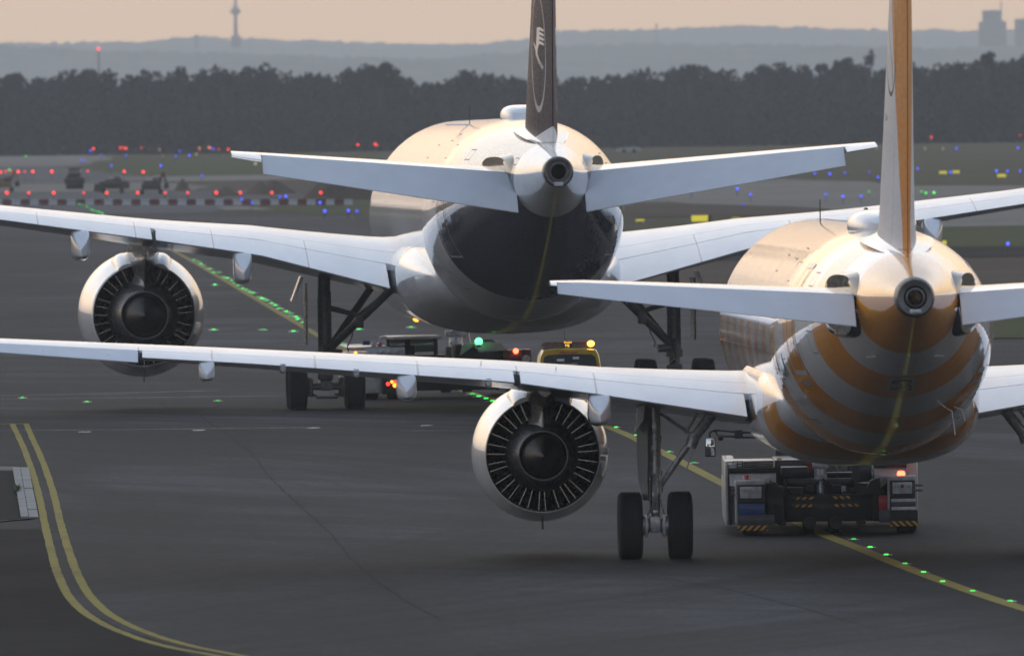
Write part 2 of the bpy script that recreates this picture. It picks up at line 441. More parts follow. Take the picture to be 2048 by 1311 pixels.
def tyre(name, root, cx, cy_, cz, Rr, w, groove=True):
    mb = MB(); prof = [(.52 * Rr, -.36 * w), (.60 * Rr, -.45 * w), (.78 * Rr, -.5 * w), (.90 * Rr, -.475 * w), (.965 * Rr, -.41 * w)]
    xs = [-.36, -.29, -.15, 0, .15, .29, .36]
    tread = []
    for g in (-.27, -.09, .09, .27):
        tread += [(Rr, (g - .022) * w), (Rr - .016, (g - .020) * w), (Rr - .016, (g + .020) * w), (Rr, (g + .022) * w)]
    prof += [(Rr * .99, -.36 * w)] + tread + [(Rr * .99, .36 * w)]
    prof += [(a, -b) for a, b in reversed(prof[:5])]
    mb.lathe(prof, (cx, cy_, cz), 'X', 56)
    o = mb.build(name, M['rubber'], root, 40)
    return o
def rim(root, cx, cy_, cz, Rr, w):
    mb = MB(); mb.lathe([(.0001, -.30 * w), (.2 * Rr, -.30 * w), (.25 * Rr, -.2 * w), (.42 * Rr, -.22 * w), (.53 * Rr, -.37 * w), (.56 * Rr, -.37 * w), (.54 * Rr, -.2 * w), (.54 * Rr, .2 * w), (.56 * Rr, .37 * w), (.53 * Rr, .37 * w), (.42 * Rr, .22 * w), (.2 * Rr, .30 * w), (.0001, .30 * w)], (cx, cy_, cz), 'X', 32)
    return mb.build('rim', M['gear'], root, 35)

def engine(root, c, Fn, Rn, Rm, length, core_r, core_back, plug_back, nv, mats, lip=.9):
    """c=(x,z) centre; Fn station of the fan nozzle lip; Rn its radius; Rm the largest radius"""
    x, z = c; C = (x, 0, z); L = length
    e = MB()
    outer = [(Rn - .008, Fn - .002), (Rn + .012, Fn + .01)] + [(Rn + (Rm - Rn) * math.sin(math.pi / 2 * f) ** 1.05 + .012 * (1 - f), Fn + L * .56 * f) for f in [i / 14 for i in range(1, 15)]]
    outer += [(Rm - (Rm - Rm * lip) * (f ** 2.2), Fn + L * (.56 + .44 * f)) for f in [i / 10 for i in range(1, 10)]] + [(Rm * lip * .985, Fn + L * 1.0), (Rm * lip * .95, Fn + L * 1.01), (Rm * lip * .91, Fn + L * .985), (Rm * .84, Fn + L * .9), (Rm * .83, Fn + L * .72)]
    e.lathe(outer, C, 'Y', 96)
    nac = e.build('engine_nacelle', M['white'], root, 50)
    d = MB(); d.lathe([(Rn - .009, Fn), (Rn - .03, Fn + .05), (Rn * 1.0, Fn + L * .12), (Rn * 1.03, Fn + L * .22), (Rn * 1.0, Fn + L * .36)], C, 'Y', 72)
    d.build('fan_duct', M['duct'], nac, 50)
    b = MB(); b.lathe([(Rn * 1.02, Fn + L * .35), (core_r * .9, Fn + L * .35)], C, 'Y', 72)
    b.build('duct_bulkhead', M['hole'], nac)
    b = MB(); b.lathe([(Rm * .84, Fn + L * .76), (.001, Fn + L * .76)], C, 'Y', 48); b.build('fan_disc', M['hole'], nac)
    v = MB(); rv = random.Random(nv)
    for k in range(nv):
        t = 2 * math.pi * (k + rv.uniform(-.22, .22)) / nv; ct, st = math.cos(t), math.sin(t)
        r0, r1 = core_r * .97, Rn * 1.01
        f0, f1 = Fn + L * .15, Fn + L * .27
        tw = .06 * (Rn / 1.07) * rv.uniform(.2, 1.9) * (1 if st < .2 else 1.6)
        def P(r, F, s): return Vector((x + r * st + s * ct, F, z + r * ct - s * st))
        v.grid([[P(r0, f0, 0), P(r0, (f0 + f1) / 2, tw * .35), P(r0, f1, tw * 1.6)], [P(r1, f0, 0), P(r1, (f0 + f1) / 2, tw * .35), P(r1, f1, tw * 1.6)]])
        v.grid([[P(r0, f0, .012), P(r0, f1, tw * 1.6 + .02)], [P(r1, f0, .012), P(r1, f1, tw * 1.6 + .02)]])
        v.grid([[P(r0, f0, 0), P(r0, f0, .012)], [P(r1, f0, 0), P(r1, f0, .012)]])
    v.build('guide_vanes', M['vane'], nac, 30)
    q = MB(); cr = core_r
    q.lathe([(cr * 1.02, Fn + L * .35), (cr * 1.03, Fn + L * .12), (cr, Fn - .0), (cr * .88, Fn - core_back * .5), (cr * .70, Fn - core_back), (cr * .675, Fn - core_back), (cr * .68, Fn - core_back + .25), (cr * .64, Fn + .1)], C, 'Y', 64)
    q.build('core_cowl', M['core'], nac, 40)
    h = MB(); h.lathe([(cr * .66, Fn - core_back + .12), (cr * .5, Fn - core_back + .14)], C, 'Y', 48); h.build('core_exhaust', M['hole'], nac)
    p = MB(); pr = cr * .60
    p.lathe([(pr, Fn - core_back + .15), (pr * .97, Fn - core_back - .02), (pr * .82, Fn - core_back - .2 * plug_back), (pr * .5, Fn - core_back - .55 * plug_back), (pr * .16, Fn - core_back - .9 * plug_back), (.012, Fn - core_back - plug_back)], C, 'Y', 48)
    p.build('exhaust_plug', M['plug'], nac, 50)
    # drain mast and lower latch fairing
    dm = MB(); dm.box((x - .02, Fn + .75, z - Rm - .11), (x + .02, Fn + .9, z - Rn - .05)); dm.build('drain_mast', M['gear_dark'], nac)
    lf = MB(); rows = []
    for i in range(9):
        f = i / 8; w = .42 * Rn * math.sin(math.pi * (.12 + .80 * f)) ** .7; zz = z - (Rn + (Rm - Rn) * math.sin(math.pi / 2 * min(1, f * .55)))
        rows.append([Vector((x + w * math.sin(a), Fn - .02 + f * L * .4, zz + (.05 - .075 * math.cos(a)) + (w * math.sin(a)) ** 2 * .42 / Rn)) for a in [(-1.5 + 3.0 * k / 10) for k in range(11)]])
    lf.grid(rows); lf.build('latch_fairing', M['white'], nac, 60)
    return nac

def pylon(root, nac, x, z, Fn, Rn, Rm, L, core_r, wl, wt):
    """wl: wing lower z above the engine, pylon into the wing; swept keel behind the nozzle"""
    m = MB(); rows = []
    # stations from front to aft: (F, width, z_top, z_shoulder, z_keel)
    for F, w, zt, zs, zk in wt:
        rows.append([Vector((x + a, F, b)) for a, b in ((-w / 2, zt), (w / 2, zt), (w / 2, zs), (w * .30, (zs + zk) / 2 - .02), (.012, zk), (-.012, zk), (-w * .30, (zs + zk) / 2 - .02), (-w / 2, zs))])
    m.grid(rows, closed=True, caps=True)
    m.build('engine_pylon', M['pylon'], root, 30)
    b = MB()
    # duct bifurcation: wedge from the nozzle top down to the core, flaring onto it
    r2 = []
    for h, w in ((Rn * 1.04, .26), (Rn * .88, .20), (core_r * 1.2, .19), (core_r * 1.02, .22), (core_r * .84, .30), (core_r * .68, .40)):
        w *= Rn
        r2.append([Vector((x + a, F, z + h)) for a, F in ((-w, Fn + L * .30), (-w, Fn + L * .10), (-w * .9, Fn - .02 * L), (-.015, Fn - .10 * L), (.015, Fn - .10 * L), (w * .9, Fn - .02 * L), (w, Fn + L * .10), (w, Fn + L * .30))])
    b.grid(r2, closed=True, caps=True)
    b.build('duct_bifurcation', M['pylon'], nac, 30)
    for s in (-1, 1):   # blisters either side of the pylon foot
        q = MB(); rows = []
        for i in range(11):
            f = i / 10; g = math.sin(math.pi * (.06 + .88 * f)) ** .5; t0 = s * .36
            rr = Rn + (Rm - Rn) * math.sin(math.pi / 2 * min(1, f * .62)) + .012
            row = []
            for k in range(11):
                a = t0 + s * (k / 10 - .5) * .34; up = .12 * Rn * g * math.cos((k / 10 - .5) * math.pi) ** .7 if 0 < k < 10 else -.01
                row.append(Vector((x + (rr + up) * math.sin(a), Fn - .01 + f * L * .36, z + (rr + up) * math.cos(a))))
            rows.append(row)
        q.grid(rows, caps=False); q.grid([rows[0], [Vector((x + (Rn - .02) * math.sin(t0 + s * (k / 10 - .5) * .34), Fn - .01, z + (Rn - .02) * math.cos(t0 + s * (k / 10 - .5) * .34))) for k in range(11)]])
        q.build('hinge_blister', M['white'], nac, 60)

def text_pts(txt, size):
    cu = bpy.data.curves.new('t', 'FONT'); cu.body = txt; cu.size = size; cu.extrude = 0.0; cu.resolution_u = 3
    ob = bpy.data.objects.new('t', cu); COL.objects.link(ob)
    dg = bpy.context.evaluated_depsgraph_get(); dg.update(); me = ob.evaluated_get(dg).to_mesh()
    vs = [v.co.copy() for v in me.vertices]; fs = [list(p.vertices) for p in me.polygons]
    ob.evaluated_get(dg).to_mesh_clear(); bpy.data.objects.remove(ob); bpy.data.curves.remove(cu)
    return vs, fs
def text_on(name, txt, size, fn, mat, root, bold=0.0):
    vs, fs = text_pts(txt, size); mb = MB()
    V = [mb.bm.verts.new(fn(v.x, v.y)) for v in vs]
    for f in fs:
        try: mb.bm.faces.new([V[i] for i in f])
        except ValueError: pass
    return mb.build(name, mat, root, smooth=False)

def slot_plate(B, root, side, Fc, zc, a, b):
    mb = MB(); rows = []
    for i in range(9):
        q = i / 8; rw_ = []
        for t in [2 * math.pi * k / 40 for k in range(40)]:
            F, z = Fc + a * q * math.copysign(abs(math.cos(t)) ** .7, math.cos(t)), zc + b * q * math.copysign(abs(math.sin(t)) ** .7, math.sin(t))
            rw_.append(B.at_z(F, z, side, -.02) if q > .99 else Vector((side * (B.ring(F)[0] + .012), F, z)))
        rows.append(rw_)
    mb.grid(rows, closed=True); mb.build('stabiliser_slot_plate', M['slot'], root, 60)

def access_panels(B, root, spec, w):
    for side in (-1, 1):
        for F, z, l, h in spec:
            if side > 0: F, z = F - .4, z - .15
            mb = MB(); B.frame(mb, F + l / 2, F - l / 2, z - h / 2, z + h / 2, side, .006, w) if False else None
            for a, b, c, d in ((F + l / 2, F + l / 2 - w, z - h / 2, z + h / 2), (F - l / 2 + w, F - l / 2, z - h / 2, z + h / 2), (F + l / 2, F - l / 2, z - h / 2, z - h / 2 + w), (F + l / 2, F - l / 2, z + h / 2 - w, z + h / 2)): B.patch(mb, a, b, c, d, side, .007, 3)
            mb.build('access_panel', M['seam'], root, 60)

class Fin:
    """rows (z, F_le, F_te, thickness fraction)"""
    def __init__(s, tab): s.tab = tab
    def row(s, z):
        t = s.tab
        for a, b in zip(t, t[1:]):
            if z <= b[0] or b is t[-1]:
                f = (z - a[0]) / (b[0] - a[0]); return [p + (q - p) * f for p, q in zip(a, b)]
    def pt(s, z, x, side, off=0.0):
        _, le, te, th = s.row(z); c = le - te; return Vector((side * (foil(x, th, 0)[0] * c + off), le - c * x, z))
    def at(s, F, z, side, off=0.0):
        _, le, te, th = s.row(z); return s.pt(z, max(0, min(1, (le - F) / (le - te))), side, off)
    def loft(s, mb, z0, z1, x0, x1, n=14, step=.4, gap=0.0):
        k = max(2, int((z1 - z0) / step)); rows = []
        for i in range(k + 1):
            z = z0 + (z1 - z0) * i / k
            xs = [x0 + (x1 - x0) * (.5 - .5 * math.cos(math.pi * j / n)) for j in range(n + 1)]
            rows.append([s.pt(z, x, 1, .004) for x in xs] + [s.pt(z, x, -1, .004) for x in reversed(xs) if x > 0])
        mb.grid(rows, closed=True, caps=True); return mb

def arc_band(fin, side, Fc, zc, r, w0, w1, name, mat, root, a0=0, a1=360, sx=1.0, n=60):
    mb = MB(); rows = []
    for i in range(n + 1):
        a = R(a0 + (a1 - a0) * i / n); w = w0 + (w1 - w0) * (.5 - .5 * math.cos(a))    # wider at the foot
        rows.append([fin.at(Fc + sx * (r - q * w) * math.sin(a), zc + (r - q * w) * math.cos(a), side, .006) for q in (0, 1)])
    mb.grid(rows); return mb.build(name, mat, root)
def poly_on_fin(fin, side, polys, name, mat, root):
    mb = MB()
    for P in polys:      # list of (left line, right line) strips
        mb.grid([[fin.at(F, z, side, .006) for F, z in r] for r in P])
    return mb.build(name, mat, root)

def aerial(name, root, pts, r, mat='white'):
    mb = MB(); mb.path(pts, r, 6); return mb.build(name, M[mat], root)

def superring(F, cx, cz, w, ht, hb, n=64, e=2.6):
    r = []
    for k in range(n):
        t = 2 * math.pi * k / n; s, c = math.sin(t), math.cos(t)
        r.append(Vector((cx + w * math.copysign(abs(s) ** (2 / e), s), F, cz + (ht if c > 0 else hb) * math.copysign(abs(c) ** (2 / e), c))))
    return r

# ================================================================ near aircraft: narrow-body with stripes
def gear_door(mb, x, y0, y1, zt, zb, w, lean=0.0):
    mb.box((x - w / 2, y0, zb), (x + w / 2, y1, zt), .02)

def narrow_body():
    root = empty('narrow_body_airliner', (6.405, 288.3, 0), math.asin(.0221), label='white airliner with orange stripes round its tail, towed in front by a low tug', cat='airliner', group='airliners under tow')
    zb = lambda F: 2.07 + 2.65 * max(0, (-9 - F) / 13.5) ** 1.35
    tab = [(22.0, .03, 3.55, 3.45), (21.7, .55, 4.05, 2.98), (21.2, .95, 4.5, 2.68), (20.3, 1.38, 5.12, 2.38), (19.2, 1.70, 5.75, 2.2), (17.7, 1.9, 6.12, 2.1), (16, 1.975, 6.21, 2.07), (6, 1.975, 6.21, 2.07), (-5, 1.975, 6.21, 2.07)]
    for F, w, t in ((-8, 1.975, 6.21), (-9, 1.975, 6.21), (-10.2, 1.965, 6.205), (-11.4, 1.935, 6.19), (-12.6, 1.875, 6.165), (-14, 1.77, 6.13), (-15.4, 1.62, 6.08), (-16.8, 1.42, 6.01), (-18.2, 1.18, 5.92), (-19.8, .90, 5.78), (-21.2, .62, 5.60), (-22.5, .35, 5.36)):
        tab.append((F, w, t, min(zb(F), 4.70)))
    B = Body(tab)
    fus = B.build('fuselage', M['striped'], root, 22.0, -22.5)
    # auxiliary power unit exhaust in the tail tip
    a = MB(); zc = 5.03
    a.lathe([(.352, -22.49), (.345, -22.7), (.325, -22.9), (.30, -22.95), (.20, -22.93), (.175, -22.88), (.165, -22.96), (.135, -22.97), (.125, -22.9), (.12, -22.4)], (0, 0, zc), 'Y', 48)
    ap = a.build('tail_exhaust', M['apu'], root, 30)
    b = MB(); b.lathe([(.121, -22.5), (.001, -22.5)], (0, 0, zc), 'Y', 24); b.build('exhaust_opening', M['hole'], ap)
    b = MB(); b.box((-.10, -22.975, zc - .27), (.10, -22.95, zc - .20), .008); b.box((-.02, -22.99, zc - .265), (.02, -22.96, zc - .205), .008); b.build('tail_light', M['bulb'], ap)
    # belly and wing-root fairing
    f = MB(); rows = []
    for i in range(45):
        F = 8.6 - 16.8 * i / 44; g = min(1, math.sin(math.pi * (i / 44)) * 1.5) ** .55
        wid = 1.55 + .50 * g; hb = .45 + .83 * g
        rows.append(superring(F, 0, 3.05, wid, .62 * g + .2, hb, e=2.0 + .8 * g))
    f.grid(rows, closed=True, caps=True); f.build('belly_fairing', M['striped'], root, 60)
    # wings
    wt = [(1.2, -1.75, 7.5, 2.62, .142, 2.5), (2.1, -1.8, 7.0, 2.67, .140, 2.3), (4.75, -1.85, 5.55, 3.11, .118, 1.0), (6.5, -1.95, 4.65, 3.38, .110, .6), (11.3, -3.1, 3.25, 3.80, .108, .5), (13.4, -3.6, 2.6, 3.95, .112, 1.3), (16.0, -4.2, 1.95, 4.16, .11, 1.4), (17.0, -4.4, 1.6, 4.26, .105, 1.5)]
    for side in (-1, 1):
        Wg = Wing(wt, side)
        mb = MB(); Wg.loft(mb, 1.2, 17.0, 0, .757, 20, step=.35); wing = mb.build('wing', M['wing_a'], root, 30)
        for L0, L1 in ((2.12, 6.30), (6.42, 13.28)):
            mb = MB(); Wg.loft(mb, L0, L1, .764, 1.0, 10, defl=1.0); mb.build('flap', M['wing_a'], wing, 30)
        mb = MB(); Wg.loft(mb, 13.36, 16.2, .757, 1.0, 8, defl=9); mb.build('aileron', M['elev'], wing, 30)
        mb = MB(); Wg.loft(mb, 16.22, 17.0, .757, 1.0, 8); mb.build('wing_tip_edge', M['wing_a'], wing, 30)
        mb = MB(); rows = []
        for i in range(13):
            f = i / 12; a = R(82) * min(1, f * 2.2); c = 1.6 - .95 * f; le = -2.8 - 1.5 * f
            px = 17.0 + .45 * math.sin(min(1, f * 2.2) * math.pi / 2) + f * .15; pz = 4.27 + 2.35 * max(0, f - .12) + .12 * f
            rows.append([Vector((side * (px + q * .06 * c * math.sin(a)), le - c * x, pz - q * .06 * c * math.cos(a))) for x, q in ((0, 0), (.1, .6), (.35, 1), (.7, .6), (1, 0), (.7, -.6), (.35, -1), (.1, -.6))])
        mb.grid(rows, closed=True, caps=True); mb.build('winglet', M['white'], wing, 50)
        fairing_canoe(Wg, 4.85, .52, .62, .42, .58, 'flap_track_fairing', M['white'], wing)
        fairing_canoe(Wg, 8.42, .50, .42, .37, .48, 'flap_track_fairing', M['white'], wing)
        fairing_canoe(Wg, 12.1, .48, .30, .30, .37, 'flap_track_fairing', M['white'], wing)
        for L in (6.9, 9.35, 10.7):
            fairing_canoe(Wg, L, .80, .06, .12, .14, 'hinge_fairing', M['pylon'], wing)
        mb = MB()
        for L in (13.9, 15.1, 16.0): p = Wg.pt(L, 1, 0); mb.tube(p, p + Vector((0, -.16, .01)), .006, .003, 5)
        if side < 0:
            for L in (5.6, 7.0): q = Wg.upper(L, .62); mb.box((q.x - .004, q.y - .1, q.z - .01), (q.x + .004, q.y, q.z + .06))
        mb.build('static_wick', M['gear_dark'], wing)
        # stabiliser
        ht = [(.55, -20.75, 3.75, 4.87, .10, 1.0), (6.0, -21.25, 1.45, 5.30, .10, 1.0), (6.2, -21.4, 1.15, 5.315, .08, 1.0)]
        T = Wing(ht, side)
        mb = MB(); T.loft(mb, .55, 6.2, 0, .70, 14, step=.6); st = mb.build('tailplane', M['white'], root, 30)
        mb = MB(); T.loft(mb, .92, 6.08, .706, 1.0, 8, defl=21, step=.6); mb.build('elevator', M['elev'], st, 30)
        mb = MB(); T.loft(mb, 6.09, 6.2, .70, 1.0, 6); mb.build('tailplane_tip', M['white'], st, 30)
        mb = MB()
        for L in (3.9, 4.9, 5.7): p = T.pt(L, 1, 0, 21, .7); mb.tube(p, p + Vector((0, -.15, -.05)), .006, .003, 5)
        mb.build('static_wick', M['gear_dark'], st)
        # engine
        nac = engine(root, (side * 5.81, 1.92), 2.55, 1.07, 1.30, 3.9, .665, .55, .75, 33, None)
        pylon(root, nac, side * 5.81, 1.92, 2.55, 1.07, 1.30, 3.9, .665, 3.2,
              [(5.9, .32, 3.15, 3.0, 2.9), (4.8, .44, 3.35, 3.05, 2.8), (3.4, .56, 3.4, 3.1, 2.75), (2.3, .68, 3.3, 3.08, 2.72), (1.2, .60, 3.25, 3.12, 2.86), (-.1, .3, 3.22, 3.18, 3.05)])
        # main gear
        x = side * 3.795; g = MB()
        g.tube((x, 0, 1.62), (x, .12, 3.1), .125, .13, 20); g.tube((x, 0, .64), (x, 0, 1.66), .085, .085, 20)
        g.tube((x, 0, 1.55), (x, 0, 1.66), .15, .15, 20); g.tube((x, .02, 2.2), (x, .02, 2.3), .145, .145, 20); g.tube((x, .02, 1.95), (x, .02, 1.98), .14, .14, 20)
        g.tube((x - .42, 0, .635), (x + .42, 0, .635), .075, .075, 16)
        for s in (-1, 1):
            g.tube((x + s * .13, 0, .635), (x + s * .27, 0, .635), .19, .19, 20); g.tube((x + s * .10, 0, .635), (x + s * .13, 0, .635), .11, .16, 16)
            g.box((x + s * .17 - .03, -.2, .42), (x + s * .17 + .03, -.1, .82), .01)
        g.box((x - .10, -.14, .50), (x + .10, .12, .84), .03)
        g.box((x - .05, -.30, .86), (x + .05, -.12, .93), .015); g.tube((x - .05, -.14, .82), (x - .02, -.38, 1.18), .035, .03, 8); g.tube((x + .05, -.14, .82), (x + .02, -.38, 1.18), .035, .03, 8)
        g.tube((x - .02, -.38, 1.18), (x, -.12, 1.58), .035, .05, 8); g.tube((x + .02, -.38, 1.18), (x, -.12, 1.58), .035, .05, 8)
        g.path([(x - .09, -.11, 2.9), (x - .10, -.12, 2.0), (x - .13, -.12, 1.5), (x - .09, -.15, .95), (x - .18, -.16, .75)], .012); g.path([(x + .08, -.12, 2.85), (x + .11, -.13, 1.7), (x + .10, -.2, 1.1), (x + .2, -.18, .7)], .012)
        g.box((x - .04, -.17, 2.35), (x + .05, -.12, 2.55), .01); g.box((x - .06, -.16, 2.0), (x + .0, -.11, 2.12), .01)
        gear = g.build('main_landing_gear', M['gear'], root, 35)
        p = MB(); p.tube((x, 0, .9), (x, 0, 1.50), .095, .095, 24); p.build('oleo_piston', M['chrome'], gear)
        for s in (-1, 1):
            tyre('tyre', gear, x + s * .465, 0, .63, .635, .455); rim(gear, x + s * .465, 0, .63, .635, .455)
        sb = MB(); i_ = -side    # inward direction
        e = Vector((x + i_ * .70, -.25, 2.22)); top = Vector((x + i_ * 1.12, -.5, 2.75)); lo = Vector((x + i_ * .10, -.02, 1.36))
        sb.tube(lo, e, .055, .06, 10); sb.tube(e, top, .105, .10, 12); sb.tube(e + Vector((-.03 * i_, 0, -.14)), e + Vector((.04 * i_, 0, .1)), .11, .12, 12)
        sb.tube((x + i_ * .08, 0, 2.74), e + Vector((0, 0, .10)), .026, .032, 8); sb.tube(e + Vector((-.12 * i_, 0, .12)), (x + i_ * .85, -.4, 2.78), .022, .03, 8)
        sb.tube(lo + Vector((0, 0, -.12)), lo + Vector((.02, 0, .10)), .05, .06, 8); sb.path([e + Vector((.0, -.02, -.1)), e + Vector((-.05 * i_, -.03, -.4)), e + Vector((-.12 * i_, -.03, -.55))], .013)
        sb.build('side_stay', M['gear'], gear, 35)
        d = MB(); dx = x - i_ * .20
        d.grid([[(dx - .07, .45, 2.85), (dx + .10, -.35, 2.85)], [(dx - .08, .5, 2.0), (dx + .10, -.4, 2.0)], [(dx - .06, .5, 1.5), (dx + .09, -.38, 1.5)], [(dx + .02, .1, 1.1), (dx + .10, -.2, 1.1)]])
        d.grid([[(dx - .07 - .03, .45, 2.85), (dx + .07, -.35, 2.85)], [(dx - .11, .5, 2.0), (dx + .07, -.4, 2.0)], [(dx - .09, .5, 1.5), (dx + .06, -.38, 1.5)], [(dx - .01, .1, 1.1), (dx + .07, -.2, 1.1)]])
        d.build('gear_door', M['door'], gear, 30)
        d = MB(); d.prism([(x - i_ * .28, 2.86), (x - i_ * .17, 2.88), (x - i_ * .20, 2.60), (x - i_ * .36, 2.38), (x - i_ * .37, 2.42)], -.3, .25); d.build('hinge_panel', M['white'], gear, 30)
    # nose gear
    g = MB(); g.tube((0, 16.9, .4), (0, 16.95, 2.2), .075, .10, 16); g.tube((0, 16.93, 1.05), (0, 16.94, 1.3), .12, .12, 16); g.tube((-.25, 16.9, .38), (.25, 16.9, .38), .06, .06, 12)
    g.tube((-.12, 16.8, 1.1), (.12, 16.8, 1.1), .07, .07, 12); g.box((-.16, 16.72, 1.30), (.16, 16.8, 1.42), .02); g.tube((-.1, 16.75, .55), (0, 16.55, .8), .03, .03, 8); g.tube((.1, 16.75, .55), (0, 16.55, .8), .03, .03, 8)
    g.tube((0, 16.55, .8), (0, 16.8, 1.05), .04, .04, 8)
    ng = g.build('nose_landing_gear', M['gear'], root, 35)
    for s in (-1, 1): tyre('tyre', ng, s * .25, 16.9, .38, .38, .22)
    # fin and rudder
    fin = Fin([(5.0, -13.6, -20.55, .14), (5.78, -14.2, -20.5, .115), (6.3, -14.75, -20.55, .10), (11.95, -19.3, -22.0, .095)])
    mb = MB(); fin.loft(mb, 5.83, 11.95, 0, .70, 18); fin.loft(mb, 5.0, 5.825, 0, 1.0, 24, .2); fo = mb.build('fin', M['striped_fin'], root, 40)
    mb = MB(); fin.loft(mb, 5.84, 11.9, .705, 1.0, 8); mb.build('rudder', M['striped_fin'], fo, 40)
    text_on('type_lettering', 'A321neo', .17, lambda u, v: fin.at(-18.6 - u * 1.0 + .75, 8.07 + v, -1, .006), M['mark'], fo)
    arc_band(fin, -1, -19.1, 9.75, 1.27, .035, .08, 'round_emblem', M['mark'], fo, sx=.75)
    mb = MB(); rows = []
    for i in range(25):
        t = i / 24; z = 10.95 - 2.3 * t; F = -19.0 + .55 * math.sin(t * 5.0) * (1 - .3 * t)
        rows.append([fin.at(F + .03, z, -1, .006), fin.at(F - .03, z, -1, .006)])
    mb.grid(rows); mb.build('emblem_bird_line', M['mark'], fo)
    f = MB(); rows = []                    # fillet where the fin meets the crown
    for i in range(15):
        q = i / 14; F = -12.6 - 8.2 * q; top = B.ring(F)[1]; w = .03 + .50 * math.sin(math.pi * q ** .8) ** .9; h = .40 * math.sin(math.pi * min(1, q * 1.0)) ** .7
        rows.append([Vector((w * 1.25 * s_, F, top - .06 + h * max(0, (1 - abs(s_)) ** 2.2))) for s_ in [(-1 + k / 8) for k in range(17)]])
    f.grid(rows); f.build('fin_fillet', M['white'], fo, 60)
    # satcom radome and aerials
    r = MB(); rows = []
    for i in range(19):
        q = i / 18; F = -9.2 - 3.4 * q; g = max(.02, math.sin(math.pi * min(1, .05 + .93 * q))) ** .38
        rows.append(superring(F, 0, 6.16, .62 * g, .34 * g, .12, 40, 2.8))
    r.grid(rows, closed=True, caps=True); r.build('antenna_radome', M['white'], root, 60)
    aerial('whip_aerial', root, [(-.35, 7.0, 6.15), (-.355, 6.9, 6.62)], .012, 'gear_dark')
    mb = MB(); mb.box((-.01, -4.3, 6.2), (.01, -4.0, 6.50)); mb.build('blade_aerial', M['white'], root)
    mb = MB(); mb.prism([(-.02, 6.16), (.06, 6.16), (.04, 6.3), (-.12, 6.52), (-.14, 6.5)], -7.6, -7.2); mb.build('blade_aerial', M['gear_dark'], root)
    access_panels(B, root, [(-10.6, 5.4, .7, .35), (-12.1, 4.1, .5, .5), (-15.4, 5.3, .5, .25), (-15.9, 4.2, .45, .4), (-7.5, 5.7, .9, .2), (-3.2, 5.5, .8, .3), (-19.0, 5.35, .4, .18), (-11.2, 2.9, .6, .4)], .016)
    # rear doors, windows, hatches
    for side in (-1, 1):
        d = MB(); B.patch(d, -13.35, -14.10, 3.72, 5.45, side, .006, 16); dr = d.build('passenger_door', M['striped'], root, 60)
        fr = MB(); B.frame(fr, -13.22, -14.23, 3.60, 5.56, side, .010, .085); fr.build('door_frame', M['logo'], dr, 60)
        fr = MB(); B.patch(fr, -13.30, -14.15, 3.42, 3.50, side, .010, 3); fr.build('door_sill', M['gear'], dr, 60)
        h = MB(); B.frame(h, -10.4, -11.4, 2.75, 3.5, side, .006, .02); h.build('hatch_outline', M['mark'], root, 60)
        slot_plate(B, root, side, -18.6, 4.88, 1.4, .60)
    wn = MB(); B.patch(wn, .115, -.115, 4.85, 5.17, -1, .004, 4)
    w0 = wn.build('cabin_window', M['glass'], root, 60)
    for i, F in enumerate([-12.4 + .533 * k for k in range(53)]):
        if -1 < F < -.2: continue
        if i == 0: w0.location = (0, 0, 0); me0 = w0.data
        if F < -9:
            wn = MB(); B.patch(wn, F + .115, F - .115, 4.85, 5.17, -1, .004, 4); wn.build('cabin_window', M['glass'], root, 60)
        else:
            c = w0.copy(); COL.objects.link(c); c.location = (0, F, 0)
    text_on('registration', 'D-ANLA', .62, lambda u, v: B.at_z(-9.9 - u * 1.0, 3.55 + v, -1, .008), M['mark'], root)
    # tail underside: bumper plate, drain fins, vent
    for nm, F0, F1, w, of, mt in (('drain_panel', -16.85, -18.05, .26, .028, 'logo'), ('drain_panel_cover', -17.02, -17.85, .19, .050, 'pylon')):
        mb = MB(); mb.grid([[B.pt(F0 + (F1 - F0) * i / 6, math.pi + w * (k / 8 * 2 - 1) / (1.4 if F0 > -99 else 1), of) for k in range(9)] for i in range(7)]); mb.build(nm, M[mt], root, 60)
    mb = MB(); mb.box((-.68, -19.0, 3.96), (-.32, -18.95, 3.98)); mb.box((.32, -19.0, 3.96), (.68, -18.95, 3.98)); mb.build('aerial_rod', M['logo'], root)
    for F, xx, l in ((-12.8, 1.05, .42), (-11.6, 1.45, .2)):
        mb = MB(); p = B.at_z(F, 2.9, 1); mb.tube(p, p + Vector((.05, -.1, -l)), .012, .012, 6); mb.build('drain_mast', M['metal'], root)
    return root, B

